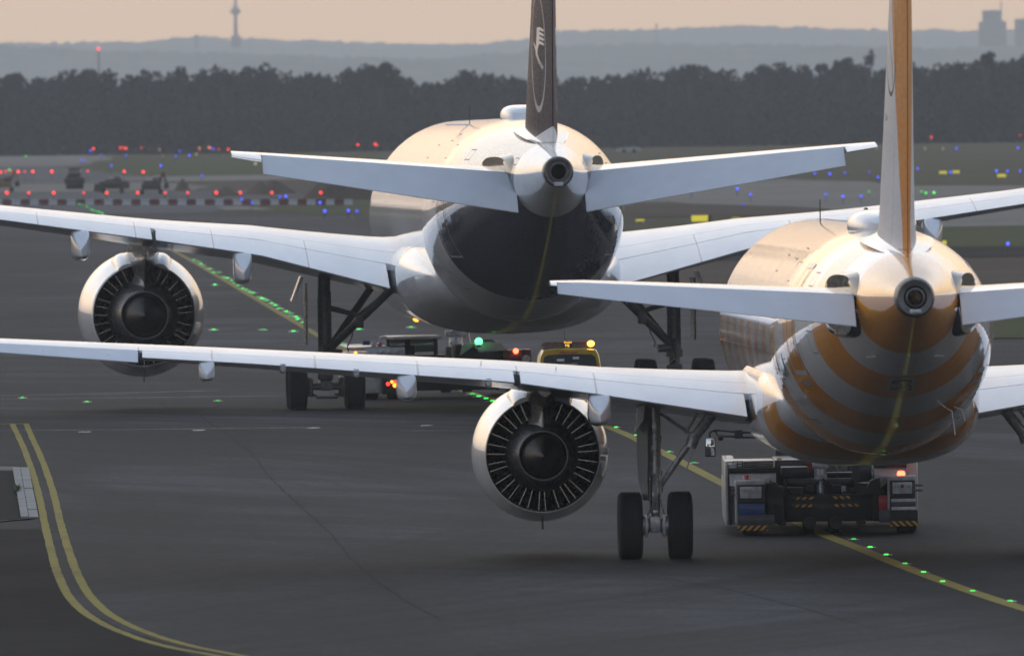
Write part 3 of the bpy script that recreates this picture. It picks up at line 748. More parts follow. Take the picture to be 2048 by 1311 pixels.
# ================================================================ far aircraft: wide-body, dark tail
def wide_body():
    root = empty('wide_body_airliner', (-.373, 461.0, 0), math.asin(.0512), label='large white airliner with dark tail and pale bird emblem, seen from behind', cat='airliner', group='airliners under tow')
    zb = lambda F: 2.66 + 3.98 * max(0, (-13 - F) / 20.0) ** 1.3
    tab = [(31.0, .05, 4.75, 4.55), (30.6, .75, 5.5, 3.95), (29.8, 1.35, 6.3, 3.45), (28.4, 2.0, 7.3, 3.0), (26.4, 2.55, 8.1, 2.76), (24, 2.82, 8.48, 2.67), (22, 2.875, 8.54, 2.66), (10, 2.875, 8.54, 2.66), (-5, 2.875, 8.54, 2.66)]
    for F, w, t in ((-12, 2.875, 8.54), (-13, 2.875, 8.54), (-15, 2.85, 8.53), (-17, 2.77, 8.51), (-19, 2.62, 8.47), (-21, 2.38, 8.40), (-23, 2.07, 8.30), (-25, 1.75, 8.17), (-27, 1.42, 8.01), (-29.6, 1.0, 7.78), (-31.4, .68, 7.6), (-33, .43, 7.42)):
        tab.append((F, w, t, min(zb(F), 6.58)))
    B = Body(tab); B.build('fuselage', M['band'], root, 31.0, -33.0, .4)
    a = MB(); zc = 7.0
    a.lathe([(.425, -32.99), (.43, -33.2), (.415, -33.5), (.37, -33.55), (.27, -33.52), (.25, -33.6), (.22, -33.6), (.205, -33.5), (.2, -32.9)], (0, 0, zc), 'Y', 48)
    ap = a.build('tail_exhaust', M['apu'], root, 30)
    b = MB(); b.lathe([(.2, -33.05), (.001, -33.05)], (0, 0, zc), 'Y', 24); b.build('exhaust_opening', M['hole'], ap)
    b = MB(); b.box((-.13, -33.56, zc - .40), (.13, -33.5, zc - .27), .03); b.build('tail_light', M['bulb'], ap)
    f = MB(); rows = []
    for i in range(57):
        F = 13.5 - 25.5 * i / 56; g = min(1, math.sin(math.pi * (i / 56)) * 1.45) ** .6
        rows.append(superring(F, 0, 4.0, 2.2 + 1.10 * g, 1.0 * g + .2, .9 + .88 * g, e=2.0 + .5 * g))
    f.grid(rows, closed=True, caps=True); f.build('belly_fairing', M['white'], root, 60)
    wt = [(2.2, -4.0, 12.4, 3.45, .135, 4.2), (3.3, -4.0, 11.5, 3.58, .135, 3.9), (7.3, -4.1, 9.1, 4.66, .118, 1.6), (10.4, -4.5, 7.3, 5.14, .112, .9), (14.9, -6.3, 5.6, 5.80, .105, .7), (22, -9.6, 3.9, 6.85, .10, .7), (28, -12.2, 2.3, 7.9, .10, .7), (30.5, -14.2, .9, 8.6, .09, .5)]
    for side in (-1, 1):
        Wg = Wing(wt, side)
        mb = MB(); Wg.loft(mb, 2.2, 30.5, 0, .757, 20, step=.5); wing = mb.build('wing', M['wing_b'], root, 30)
        for L0, L1 in ((3.42, 10.3), (10.42, 19.9)):
            mb = MB(); Wg.loft(mb, L0, L1, .763, 1.0, 10, defl=1.0); mb.build('flap', M['wing_b'], wing, 30)
        mb = MB(); Wg.loft(mb, 20.0, 30.5, .757, 1.0, 8); mb.build('aileron', M['wing_b'], wing, 30)
        fairing_canoe(Wg, 7.75, .45, 1.0, .56, .92, 'flap_track_fairing', M['white'], wing)
        fairing_canoe(Wg, 12.55, .42, .9, .56, .88, 'flap_track_fairing', M['white'], wing)
        fairing_canoe(Wg, 17.0, .42, .8, .5, .75, 'flap_track_fairing', M['white'], wing)
        mb = MB()
        for L in (10.35,): q = Wg.upper(L, .98); mb.box((q.x - .03, q.y - .3, q.z - .45), (q.x + .03, q.y + .1, q.z + .22))
        mb.build('flap_end_plate', M['gear_dark'], wing)
        ht = [(.55, -30.3, 6.0, 6.62, .10, 1.5), (8.1, -31.7, 2.75, 7.43, .10, 1.5), (8.95, -32.0, 1.9, 7.56, .09, 1.5)]
        T = Wing(ht, side)
        mb = MB(); T.loft(mb, .55, 8.95, 0, .66, 14, step=.6); st = mb.build('tailplane', M['white'], root, 30)
        mb = MB(); T.loft(mb, .95, 8.08, .666, 1.0, 8, defl=24, step=.6); mb.build('elevator', M['elev'], st, 30)
        mb = MB(); T.loft(mb, 8.12, 8.95, .66, 1.0, 6); mb.build('tailplane_tip', M['white'], st, 30)
        mb = MB()
        for L in (5.9, 6.6, 7.4): p = T.pt(L, 1, 0, 24, .666); mb.tube(p, p + Vector((0, -.2, -.05)), .008, .004, 5)
        mb.build('static_wick', M['gear_dark'], st)
        nac = engine(root, (side * 10.5, 2.84), 2.6, 1.52, 1.90, 5.6, 1.02, .9, 1.1, 32, None)
        pylon(root, nac, side * 10.5, 2.84, 2.6, 1.52, 1.90, 5.6, 1.02, 4.9,
              [(7.4, .5, 4.6, 4.5, 4.4), (5.6, .7, 5.0, 4.6, 4.2), (4.0, .85, 5.35, 4.75, 4.1), (2.4, .95, 5.3, 4.7, 3.75), (1.3, .72, 5.25, 4.85, 3.9), (-.4, .4, 5.2, 5.05, 4.7)])
        # bogie gear
        x = side * 5.2; g = MB()
        g.tube((x, 0, .7), (x, .15, 4.2), .16, .19, 20); g.tube((x, 0, 1.55), (x, .1, 3.3), .205, .205, 20); g.tube((x, 0, 1.4), (x, 0, 1.62), .25, .25, 20)
        g.tube((x - .14, -.1, 1.6), (x - .16, -.05, 3.6), .035, .035, 8); g.tube((x + .16, -.1, 1.5), (x + .17, -.05, 3.5), .03, .03, 8)
        g.box((x - .17, -1.1, .56), (x + .17, 1.1, .84), .05); g.box((x - .22, -.3, .86), (x + .22, .3, 1.2), .06)
        for F in (-1.0, 1.0):
            g.tube((x - .8, F, .67), (x + .8, F, .67), .09, .09, 14)
            for s in (-1, 1):
                g.tube((x + s * .42, F, .67), (x + s * .68, F, .67), .25, .25, 20); g.box((x + s * .5 - .04, F - .34, .42), (x + s * .5 + .04, F - .2, .95), .02)
                g.tube((x + s * .3, F, .42), (x + s * .55, F, .40), .03, .03, 6)
        g.tube((x - .32, -1.05, .36), (x + .32, -1.05, .36), .04, .04, 8); g.tube((x - .1, -.2, 1.2), (x, -.75, 1.35), .06, .05, 8); g.tube((x, -.75, 1.35), (x, -.15, 1.9), .05, .06, 8)
        i_ = -side
        gear = g.build('main_landing_gear', M['gear_dark'], root, 35)
        for F in (-1.0, 1.0):
            for s in (-1, 1): tyre('tyre', gear, x + s * .86, F, .67, .675, .54); rim(gear, x + s * .86, F, .67, .675, .54)
        sb = MB()
        sb.tube((x + i_ * .15, -.1, 1.80), (x + i_ * 2.0, -1.6, 3.60), .115, .12, 12); sb.tube((x + i_ * .12, .2, 1.80), (x + i_ * 1.45, 1.6, 3.55), .11, .11, 12)
        sb.tube((x + i_ * .15, 0, 3.0), (x + i_ * 1.05, -.6, 2.75), .09, .06, 10); sb.box((x + i_ * 1.0 - .12, -1.0, 2.4), (x + i_ * 1.0 + .12, -.7, 2.75), .03); sb.tube((x + i_ * .95, -.8, 2.8), (x + i_ * 1.6, -1.2, 3.3), .03, .03, 8)
        sb.path([(x + i_ * .8, -.9, 2.3), (x + i_ * .75, -1.0, 2.1), (x + i_ * .62, -1.0, 1.85), (x + i_ * .66, -1.0, 1.7)], .02)
        sb.tube((x - .1 * side, -.2, 1.68), (x + i_ * .5, -.25, 1.65), .12, .12, 12)
        sb.build('side_stay', M['gear_dark'], gear, 35)
        d = MB(); dx = x + side * .68
        for o_ in (0, .05):
            d.grid([[(dx - side * (.08 + o_ + .06 * (1 - abs(2 * k / 6 - 1))), 1.0 - 2.0 * k / 6, z - .0) for k in range(7)] for z in (3.75, 3.3, 2.8, 2.3, 1.9)])
        d.build('gear_door', M['pylon'], gear, 40)
        d = MB(); d.prism([(x + side * .62, 3.95), (x + side * .72, 3.95), (x + side * 1.0, 3.22), (x + side * .93, 3.16)], -.6, .6); d.build('hinge_panel', M['white'], gear, 30)
    g = MB(); g.tube((0, 27.4, .5), (0, 27.5, 3.0), .12, .16, 16); g.tube((0, 27.4, 1.45), (0, 27.42, 1.75), .22, .22, 16); g.tube((-.3, 27.4, .5), (.3, 27.4, .5), .08, .08, 12); g.box((-.34, 27.2, 1.75), (.34, 27.35, 1.95), .03)
    g.box((-.28, 27.1, 2.0), (.28, 27.3, 2.25), .05); g.tube((-.2, 27.2, 1.6), (.25, 27.25, 1.3), .05, .05, 8); g.tube((.35, 27.2, 2.05), (.45, 27.2, 1.5), .03, .03, 8)
    ng = g.build('nose_landing_gear', M['gear'], root, 35)
    for s in (-1, 1): tyre('tyre', ng, s * .34, 27.4, .52, .52, .34)
    fin = Fin([(7.0, -21.0, -31.0, .10), (7.85, -21.7, -30.95, .092), (16.4, -28.6, -32.3, .09)])
    mb = MB(); fin.loft(mb, 7.81, 16.4, 0, .70, 18, .5); fin.loft(mb, 7.0, 7.80, 0, 1.0, 24, .2); fo = mb.build('fin', M['blue_fin'], root, 40)
    mb = MB(); fin.loft(mb, 7.82, 16.3, .704, 1.0, 8, .5); mb.build('rudder', M['blue_fin'], fo, 40)
    for side in (-1, 1):
        arc_band(fin, side, -28.5, 10.33, 1.68, .045, .17, 'round_emblem', M['logo'], fo, sx=1.0)
        def Z(y): return 7.7 + (YH - y) / 72.2
        def FF(x): return -31.15 + (1102 - x) * .118
        fe = [((FF(1078), Z(54)), (FF(1091), Z(59))), ((FF(1078), Z(62)), (FF(1091), Z(66))), ((FF(1077.5), Z(70)), (FF(1090.5), Z(75))), ((FF(1077), Z(78)), (FF(1090), Z(84)))]
        strips = []
        for k in range(4):
            y0 = 54 + 9.3 * k
            strips.append([[(FF(1078), Z(y0)), (FF(1078), Z(y0 + 6.6))], [(FF(1084), Z(y0)), (FF(1084), Z(y0 + 6.0))], [(FF(1091.5), Z(y0 + 6)), (FF(1090.5), Z(y0 + 10))]])
        strips.append([[(FF(1078), Z(54)), (FF(1084), Z(54))], [(FF(1077.4), Z(70)), (FF(1083), Z(70))], [(FF(1076.4), Z(88)), (FF(1082.5), Z(86))], [(FF(1074.5), Z(98)), (FF(1079.0), Z(99))], [(FF(1075.5), Z(110)), (FF(1079), Z(109))], [(FF(1080), Z(125)), (FF(1083.5), Z(122))], [(FF(1087), Z(140)), (FF(1089.5), Z(135))]])
        strips.append([[(FF(1070.3), Z(84)), (FF(1071.3), Z(84))], [(FF(1074.6), Z(100)), (FF(1077.5), Z(96))]])
        poly_on_fin(fin, side, strips, 'bird_emblem', M['logo'], fo)
    f = MB(); rows = []
    for i in range(15):
        q = i / 14; F = -19.5 - 11.4 * q; top = B.ring(F)[1]; w = .03 + .58 * math.sin(math.pi * q ** .8) ** .9; h = .40 * math.sin(math.pi * min(1, q * 1.0)) ** .7
        rows.append([Vector((w * 1.25 * s_, F, top - .06 + h * max(0, (1 - abs(s_)) ** 2.2))) for s_ in [(-1 + k / 8) for k in range(17)]])
    f.grid(rows); f.build('fin_fillet', M['white'], fo, 60)
    r = MB(); rows = []
    for i in range(19):
        q = i / 18; F = -10.2 - 3.2 * q; g = max(.02, math.sin(math.pi * min(1, .05 + .93 * q))) ** .30
        rows.append(superring(F, .12, 8.50, .60 * g, .42 * g, .14, 40, 3.2))
    r.grid(rows, closed=True, caps=True); r.build('antenna_radome', M['white'], root, 60)
    aerial('whip_aerial', root, [(-.9, -2.0, 8.4), (-.9, -2.1, 8.92)], .014, 'gear_dark')
    mb = MB(); mb.box((-1.6, -2.3, 8.36), (-.9, -1.9, 8.40)); mb.build('aerial_plate', M['white'], root)
    access_panels(B, root, [(-15.6, 7.6, .9, .4), (-17.5, 6.4, .7, .5), (-21.5, 7.5, .8, .3), (-22.6, 5.6, .6, .5), (-9.5, 8.0, 1.2, .2), (-4.2, 7.6, 1.0, .4), (-29.0, 7.3, .5, .2), (-16.5, 3.9, .8, .5)], .022)
    for side in (-1, 1):
        d = MB(); B.patch(d, -18.6, -19.7, 4.7, 6.75, side, .006, 16); dr = d.build('passenger_door', M['band'], root, 60)
        fr = MB(); B.frame(fr, -18.45, -19.85, 4.58, 6.9, side, .010, .05); fr.build('door_frame', M['logo'], dr, 60)
        slot_plate(B, root, side, -26.9, 6.75, 2.2, .78)
    wn = MB(); B.patch(wn, .13, -.13, 6.15, 6.55, -1, .004, 4); w0 = wn.build('cabin_window', M['glass'], root, 60)
    w0.location = (0, -12.5, 0)
    for k in range(1, 66):
        if k in (22, 23, 44, 45): continue
        c = w0.copy(); COL.objects.link(c); c.location = (0, -12.5 + .533 * k, 0)
    mb = MB(); mb.lathe([(.001, -.03), (.10, -.02), (.12, .02), (.001, .05)], (0, 0, 0), 'Y', 16); lt = mb.build('belly_light', M['e_amber'], root)
    lt.location = (-2.28, 4.0, 2.62)
    return root, B
# ---------------------------------------------------------------- ground
def asphalt_mat():
    m = MatB('weathered_asphalt')
    big = m.noise(.035, 5, .55); mid = m.noise(.22, 5, .6, stretch=(1, .35, 1)); fine = m.noise(3.0, 5, .7); stain = m.noise(.09, 4, .6, stretch=(1.6, .5, 1), dist=.6)
    lanes = m.noise(.6, 3, .5, stretch=(1, .02, 1)); streak = m.noise(.05, 3, .55, stretch=(.35, 2.2, 1))
    c = m.mix(m.rng(big, .38, .60, 0, 1), (.026, .0255, .0265), (.066, .073, .086))
    c = m.mix(m.rng(mid, .40, .75, 0, .5), c, (.020, .0195, .0205))
    c = m.mix(m.rng(streak, .5, .72, 0, .55), c, (.016, .0155, .017))
    c = m.mix(m.rng(stain, .58, .80, 0, .6), c, (.0125, .0118, .012))
    c = m.mix(m.rng(lanes, .55, .8, 0, .35), c, (.015, .015, .017))
    hb = m.noise(1.0, 4, .6, stretch=(.010, .22, 1)); c = m.mix(m.rng(hb, .48, .68, 0, .45), c, (.020, .0195, .021))
    g1 = m.noise(7.0, 4, .8, stretch=(1, .22, 1)); c = m.mix(m.rng(g1, .50, .68, 0, .45), c, (.105, .108, .118)); c = m.mix(m.rng(g1, .34, .48, .45, 0), c, (.012, .012, .013))
    c = m.mix(m.rng(fine, .35, .7, 0, .35), c, (.060, .060, .064))
    vb = m.noise(1.0, 3, .5, stretch=(.085, .011, 1)); c = m.mix(m.rng(vb, .42, .57, .8, 0), c, (.013, .012, .0125))  # broad random tone puts the apron's patchy sheen into the colour
    # rubber laid down along the turning arcs of the taxiway
    for cx_, cy_, w_, am in ((-250.0, 330.0, .9, .75), (-520.0, 180.0, 1.7, .6), (420.0, 560.0, 1.3, .5)):
        px_, py_, _p = m.xyz(); dx_ = m.math('SUBTRACT', px_, cx_); dy_ = m.math('SUBTRACT', py_, cy_)
        rr = m.math('SQRT', m.math('ADD', m.math('MULTIPLY', dx_, dx_), m.math('MULTIPLY', dy_, dy_)))
        cb = m.n('ShaderNodeCombineXYZ'); m.l(m.math('DIVIDE', rr, w_ * 3), cb.inputs[0]); m.l(m.math('DIVIDE', py_, 90.0), cb.inputs[1])
        nn = m.noise(1.0, 3, .55, vec=cb.outputs[0])
        c = m.mix(m.rng(nn, .47, .62, 0, am), c, (.009, .0085, .0095))
    # paving-lane seams, running along and across
    x, y, z = m.xyz()
    wob = m.math('MULTIPLY', m.math('SUBTRACT', m.noise(.4, 3, .6), .5), .35)
    jx = line(m, m.math('FRACT', m.math('DIVIDE', m.math('ADD', x, wob), 7.5)), .3, .006)
    c = m.mix(m.math('MULTIPLY', jx, .2), c, (.02, .02, .02))
    m.set(Base_Color=c, Roughness=m.rng(fine, .3, .7, .72, .92), Specular_IOR_Level=.13)
    m.bump(m.math('ADD', fine, m.math('MULTIPLY', m.noise(40, 3, .7), .5)), .004)
    return m.m
def field_mat(name, a, b, c3, sc_=.05, rough=.95):
    m = MatB(name); n1 = m.noise(sc_, 5, .6, stretch=(1, .4, 1)); n2 = m.noise(sc_ * 6, 5, .65); n3 = m.noise(1.5, 4, .7)
    c = m.mix(m.rng(n1, .35, .65, 0, 1), a, b); c = m.mix(m.rng(n2, .45, .75, 0, .6), c, c3); c = m.mix(m.rng(n3, .4, .7, 0, .3), c, tuple(v * .6 for v in a))
    m.set(Base_Color=c, Roughness=rough, Specular_IOR_Level=.08); m.bump(n3, .03); return m.m
M['asphalt'] = asphalt_mat()
M['grass'] = field_mat('winter_grass', (.066, .066, .028), (.096, .080, .044), (.048, .050, .022))
M['green'] = field_mat('green_grass', (.052, .068, .018), (.072, .078, .028), (.090, .082, .045), .08)
M['soil'] = field_mat('bare_soil', (.078, .055, .040), (.100, .076, .056), (.055, .040, .030), .1)
M['concrete'] = field_mat('pale_concrete', (.18, .16, .135), (.24, .215, .18), (.12, .11, .095), .04, .8)
M['darkasph'] = field_mat('dark_asphalt', (.010, .0092, .009), (.026, .024, .0235), (.036, .034, .034), .22, 1.0)
M['midasph'] = field_mat('far_asphalt', (.085, .084, .087), (.11, .107, .108), (.068, .067, .070), .03, .8)
M['line'] = None
def line_mat():
    m = MatB('yellow_line_paint'); n = m.noise(1.2, 6, .7); f = m.noise(14, 5, .7)
    c = m.mix(m.rng(n, .35, .75, 0, .8), (.36, .28, .05), (.22, .18, .045)); c = m.mix(m.rng(f, .50, .70, 0, .7), c, (.08, .075, .06)); c = m.mix(m.rng(m.noise(.5, 4, .7, stretch=(1, .3, 1)), .5, .75, 0, .45), c, (.06, .058, .05))
    m.set(Base_Color=c, Roughness=.85, Specular_IOR_Level=.15); return m.m
M['line'] = line_mat()

mb = MB(); ds = [-200, 0, 60] + [60 + 23 * k for k in range(1, 21)] + [520 + 20 * k for k in range(1, 95)] + [2500, 3000, 5000, 9000, 14000, 20200]
xs = [-8000, -2000, -800, -300, -120, -40, 0, 40, 120, 300, 800, 2000, 8000]
mb.grid([[Vector((x, d, zg(d))) for x in xs] for d in ds])
tag(mb.build('ground', M['grass']), kind='structure')

def sheet(name, rows, mat, off, jag=0.0, seed=1):
    """rows: (photo y, left x, right x); laid on the ground as a thin sheet"""
    rnd = random.Random(seed); P = []
    for (y0, a0, b0), (y1, a1, b1) in zip(rows, rows[1:]):
        A, Bq = gp((a0 + b0) / 2 if abs(a0) < 3000 else 1024, y0), gp((a1 + b1) / 2 if abs(a1) < 3000 else 1024, y1)
        k = max(1, int(abs(A.y - Bq.y) / 20))
        for i in range(k + (1 if (y1 == rows[-1][0]) else 0)):
            f = i / k; d = A.y + (Bq.y - A.y) * f
            # interpolate image x at that depth through the inverse depth
            g = 0 if A.y == Bq.y else (1 / d - 1 / A.y) / (1 / Bq.y - 1 / A.y)
            xa, xb = a0 + (a1 - a0) * g, b0 + (b1 - b0) * g
            yy = y0 + (y1 - y0) * g
            l = gp(xa, yy + 0) if abs(xa) < 3000 else None; r = gp(xb, yy) if abs(xb) < 3000 else None
            def X(px): return (ideal(px, yy)[0] - 1024) / FPX * d
            P.append((X(xa) + rnd.uniform(-jag, jag), X(xb) + rnd.uniform(-jag, jag), d))
    m = MB(); n = 6
    m.grid([[Vector((a + (b - a) * j / n, d, zg(d) + off)) for j in range(n + 1)] for a, b, d in P])
    return tag(m.build(name, mat), kind='structure')

# apron: asphalt from behind the camera to the far edge, which runs obliquely
def apron_edge(x):       # depth of the far asphalt edge for a given X
    pts = [(-700, 1750), (-60, 1330), (-12, 1230), (0, 900), (4, 820), (12, 735), (26, 625), (120, 420), (700, 150)]
    for (a, b), (c, d) in zip(pts, pts[1:]):
        if a <= x <= c: return b + (d - b) * (x - a) / (c - a)
    return 150
mb = MB(); xs = [-700, -300, -150, -90] + [-60 + 3 * k for k in range(0, 40)] + [90, 200, 450, 700]
rows = []
for x in xs:
    e = apron_edge(x); col = []
    kn = [-100, 0, 100, 200, 300, 400, 520] + [520 + 20 * k for k in range(1, 70)]
    col = [min(d, e) for d in kn]
    rows.append([Vector((x, d, zg(d) + .012)) for d in col])
mb.grid(rows); ap = mb.build('apron', M['asphalt'], weld=True); tag(ap, kind='structure')

sheet('taxiway_concrete', [(308, -600, 178), (316, -600, 232), (326, -600, 205), (337, -600, 150)], M['concrete'], .03, 1.5, 2)
sheet('far_taxiway', [(338, -600, 150), (345, -600, 170), (352, -600, 260), (372, -600, 330)], M['midasph'], .03, 1.0, 3)
sheet('dirt_strip', [(372, -600, 340), (378, -600, 420), (387, -600, 400)], M['concrete'], .03, 1.0, 4)
sheet('work_road', [(388, -600, 520), (396, -600, 600), (404, -600, 640), (416, -600, 520), (432, -600, 440)], M['midasph'], .03, 1.0, 5)
sheet('green_verge', [(318, 230, 900), (326, 190, 900), (338, 180, 900), (350, 250, 860)], M['green'], .03, 2.0, 6)
sheet('service_road', [(352, 205, 560), (357, 260, 620), (361, 380, 640)], M['concrete'], .03, 1.0, 7)
sheet('soil_field', [(361, 400, 900), (370, 380, 900), (384, 430, 900), (398, 560, 900)], M['soil'], .03, 2.0, 8)
sheet('verge', [(409, 540, 800), (417, 520, 800), (428, 600, 800)], M['green'], .04, 1.0, 9)
sheet('pale_patch', [(414, 430, 500), (421, 450, 560)], M['concrete'], .05, .6, 10)
sheet('taxiway_strip', [(360, 1380, 1560), (366, 1330, 1730), (375, 1320, 1800), (386, 1280, 3000), (396, 1255, 3000), (408, 1330, 3000), (416, 1620, 3000), (424, 1800, 3000), (448, 1840, 3000)], M['concrete'], .03, 1.5, 11)
sheet('dark_strip', [(405, 1255, 1330), (412, 1255, 1480), (420, 1255, 1640), (432, 1255, 1700)], M['soil'], .045, 1.5, 12)
sheet('green_field', [(449, 1250, 3000), (470, 1250, 3000), (492, 1250, 3000)], M['green'], .03, 1.0, 13)
sheet('drain_strip', [(494, 1250, 3000), (513, 1250, 3000)], M['darkasph'], .03, .6, 14)
sheet('bare_field', [(514, 1250, 3000), (560, 1250, 3000), (632, 1700, 3000)], M['soil'], .03, .8, 15)
sheet('verge_grass', [(634, 1750, 3000), (660, 1800, 3000), (672, 1900, 3000)], M['green'], .05, .6, 16)

def smooth_pts(P, k=10):
    out_ = []
    for i in range(len(P) - 1):
        p0, p1, p2, p3 = P[max(0, i - 1)], P[i], P[i + 1], P[min(len(P) - 1, i + 2)]
        for j in range(k):
            t = j / k; out_.append(tuple(.5 * (2 * b + (c - a) * t + (2 * a - 5 * b + 4 * c - d) * t * t + (3 * b - a - 3 * c + d) * t ** 3) for a, b, c, d in zip(p0, p1, p2, p3)))
    out_.append(tuple(P[-1])); return out_
def stripe(name, pix, w, mat, off=.018, wob=0.0, seed=3, k=12, px_width=None):
    rnd = random.Random(seed); P = [gp(*p) for p in smooth_pts(pix, k)]
    mb = MB(); L, Rr = [], []
    for i, p in enumerate(P):
        a, b = P[max(0, i - 1)], P[min(len(P) - 1, i + 1)]; d = Vector((b.x - a.x, b.y - a.y, 0)).normalized(); n = Vector((-d.y, d.x, 0))
        ww = w / 2 * (1 + rnd.uniform(-wob, wob)); c = p + n * rnd.uniform(-wob, wob) * .1
        l, r = c + n * ww, c - n * ww
        L.append(Vector((l.x, l.y, zg(l.y) + off))); Rr.append(Vector((r.x, r.y, zg(r.y) + off)))
    mb.grid([L, Rr]); o = mb.build(name, mat); return tag(o, kind='structure')
stripe('centreline_marking', [(155, 408), (260, 455), (380, 520), (490, 585), (600, 650), (700, 705), (830, 752), (970, 794), (1100, 826), (1225, 858), (1330, 908), (1440, 965), (1540, 1015), (1640, 1066), (1720, 1098), (1800, 1131), (1920, 1176), (2048, 1218), (2200, 1262)], .30, M['line'], k=8)
for pix in ([(52, 848), (66, 880), (88, 930), (106, 985), (122, 1050), (140, 1110), (160, 1160), (186, 1200), (230, 1236), (300, 1268), (380, 1292), (470, 1310), (600, 1334)],
            [(24, 848), (40, 880), (60, 930), (76, 985), (90, 1050), (104, 1110), (118, 1155), (142, 1200), (184, 1236), (250, 1268), (330, 1293), (430, 1312), (560, 1336)]):
    stripe('edge_marking', pix, .16, M['line'], .018, .06, 5, 12)
stripe('edge_marking', [(-300, 851), (-100, 849), (20, 848), (56, 847.6)], .55, M['line'], .016)
# seams across the apron
for a, b, w in (((-200, 863), (640, 855), .10), ((-200, 800), (560, 792), .10), ((-100, 794), (440, 781), .10), ((800, 862), (1200, 858), .08)):
    stripe('apron_seam', [a, ((a[0] + b[0]) / 2, (a[1] + b[1]) / 2 + .6), b], w * 1.6, M['plate'], .016, .5, 8)
for pix in ([(398, 830), (440, 860)], [(320, 800), (332, 815)], [(445, 862), (500, 905), (545, 960), (600, 1012), (655, 1062), (715, 1130), (790, 1188), (880, 1240)], [(1290, 1150), (1500, 1190), (1760, 1260)]):
    stripe('apron_crack', pix, .022, M['darkasph'], .016, .25, 9)
# dark traffic island with its pale drain slabs
def ground_poly(name, pix, mat, off):
    P = [gp(*p) for p in pix]; mb = MB(); mb.bm.faces.new([mb.bm.verts.new((p.x, p.y, off)) for p in P]); return tag(mb.build(name, mat), kind='structure')
ground_poly('infield_asphalt', [(-300, 944), (26, 943), (34, 985), (40, 1038), (-300, 1060)], M['darkasph'], .020)
ground_poly('dark_apron_patch', [(-400, 1062), (80, 1058), (100, 1110), (120, 1165), (170, 1220), (250, 1262), (340, 1290), (420, 1330), (420, 1600), (-600, 1600)], M['darkasph'], .0145)
ground_poly('slab_border', [(-300, 1060), (40, 1040), (60, 1040), (80, 1037), (-300, 1068)], M['concrete'], .024)
ground_poly('slab_border', [(-300, 934), (24, 934), (56, 937), (30, 942), (-300, 940)], M['concrete'], .024)
def slab_strip():
    root = empty('drain_channel', gp(45, 990), label='pale concrete drain slabs beside the double yellow lines at left', cat='drain')
    o0 = root.location.copy()
    for (xa, xb, xc, xd), n in (((25, 40, 42, 57), 2), ((41, 57, 58, 77), 7)):
        for i in range(n):
            y0, y1 = 937 + 100 * (i / n + .003), 937 + 100 * ((i + 1) / n - .003)
            f0, f1 = (y0 - 937) / 100, (y1 - 937) / 100
            q = [gp(xa + (xc - xa) * f0, y0), gp(xb + (xd - xb) * f0, y0), gp(xb + (xd - xb) * f1, y1), gp(xa + (xc - xa) * f1, y1)]
            mb = MB(); h = .045 + .006 * ((i * 7) % 3)
            mb.grid([[Vector((p.x, p.y, 0)) - o0 for p in q], [Vector((p.x, p.y, h)) - o0 for p in q]], closed=True, caps=True)
            mb.build('slab', M['slab'], root, smooth=False)
    mb = MB(); rnd = random.Random(4)
    for k in range(90):
        p = gp(33 + rnd.gauss(0, 2.0), 984 + rnd.gauss(0, 3)) - o0; p.z = 0; h = rnd.uniform(.04, .16); a = rnd.uniform(0, 6.3)
        t = p + Vector((math.cos(a) * .12, math.sin(a) * .12, h)); w = Vector((-math.sin(a), math.cos(a), 0)) * .02
        mb.grid([[p - w, p + w], [t - w * .3, t + w * .3]])
    mb.tube((gp(33, 984) - o0).to_3d() + Vector((0, 0, -.01)), (gp(33, 984) - o0).to_3d() + Vector((0, 0, .02)), .10, .08, 8); wd = mb.build('weed_tuft', M['leafgreen']); wd.location = o0
    tag(wd, 'small green weed growing between the pale drain slabs', 'weed')
M['slab'] = simple('drain_slab_concrete', (.26, .25, .235), .8, 0, 0, .35, 1.3)
M['leafgreen'] = simple('weed_green', (.05, .10, .03), .7, 0, 0, .4, 9)
slab_strip()

ORD = ['first', 'second', 'third', 'fourth', 'fifth', 'sixth', 'seventh', 'eighth', 'ninth', 'tenth', 'eleventh', 'twelfth', 'thirteenth', 'fourteenth', 'fifteenth', 'sixteenth', 'seventeenth', 'eighteenth', 'nineteenth', 'twentieth']
def ordn(i):
    if i < 20: return ORD[i]
    t = {2: 'twenty', 3: 'thirty', 4: 'forty', 5: 'fifty'}[(i + 1) // 10]
    return {2: 'twentieth', 3: 'thirtieth', 4: 'fortieth', 5: 'fiftieth'}[(i + 1) // 10] if (i + 1) % 10 == 0 else t + '-' + ORD[(i + 1) % 10 - 1]

# ---------------------------------------------------------------- airfield lights
def LR(L, i): return ordn(sorted(range(len(L)), key=lambda k: L[k]).index(i))
def edge_light(col, r, hgt=.30):
    root = empty('airfield_light')
    mb = MB(); mb.tube((0, 0, -.02), (0, 0, .04), .12, .10, 10); mb.tube((0, 0, .04), (0, 0, hgt), .018, .018, 8); mb.tube((0, 0, hgt), (0, 0, hgt + .06), .06, .06, 10); mb.build('light_post', M['gear_dark'], root)
    mb = MB(); mb.ball((0, 0, hgt + .06 + r * .55), r * .52, 6, 1.15); mb.build('lamp', M[col], root)
    return root
def inset_light(col):
    root = empty('inset_light')
    mb = MB(); mb.lathe([(.001, .020), (.10, .018), (.15, .006), (.16, -.01)], (0, 0, 0), 'Z', 20); mb.build('light_housing', M['metal'], root)
    mb = MB(); mb.box((-.045, -.145, .006), (.045, -.11, .036), .006, None, 1); mb.build('lamp', M[col], root)
    return root
def unlit_inset():
    root = empty('inset_light')
    mb = MB(); mb.lathe([(.001, .022), (.10, .020), (.15, .006), (.16, -.01)], (0, 0, 0), 'Z', 20); mb.build('light_housing', M['metal'], root)
    return root
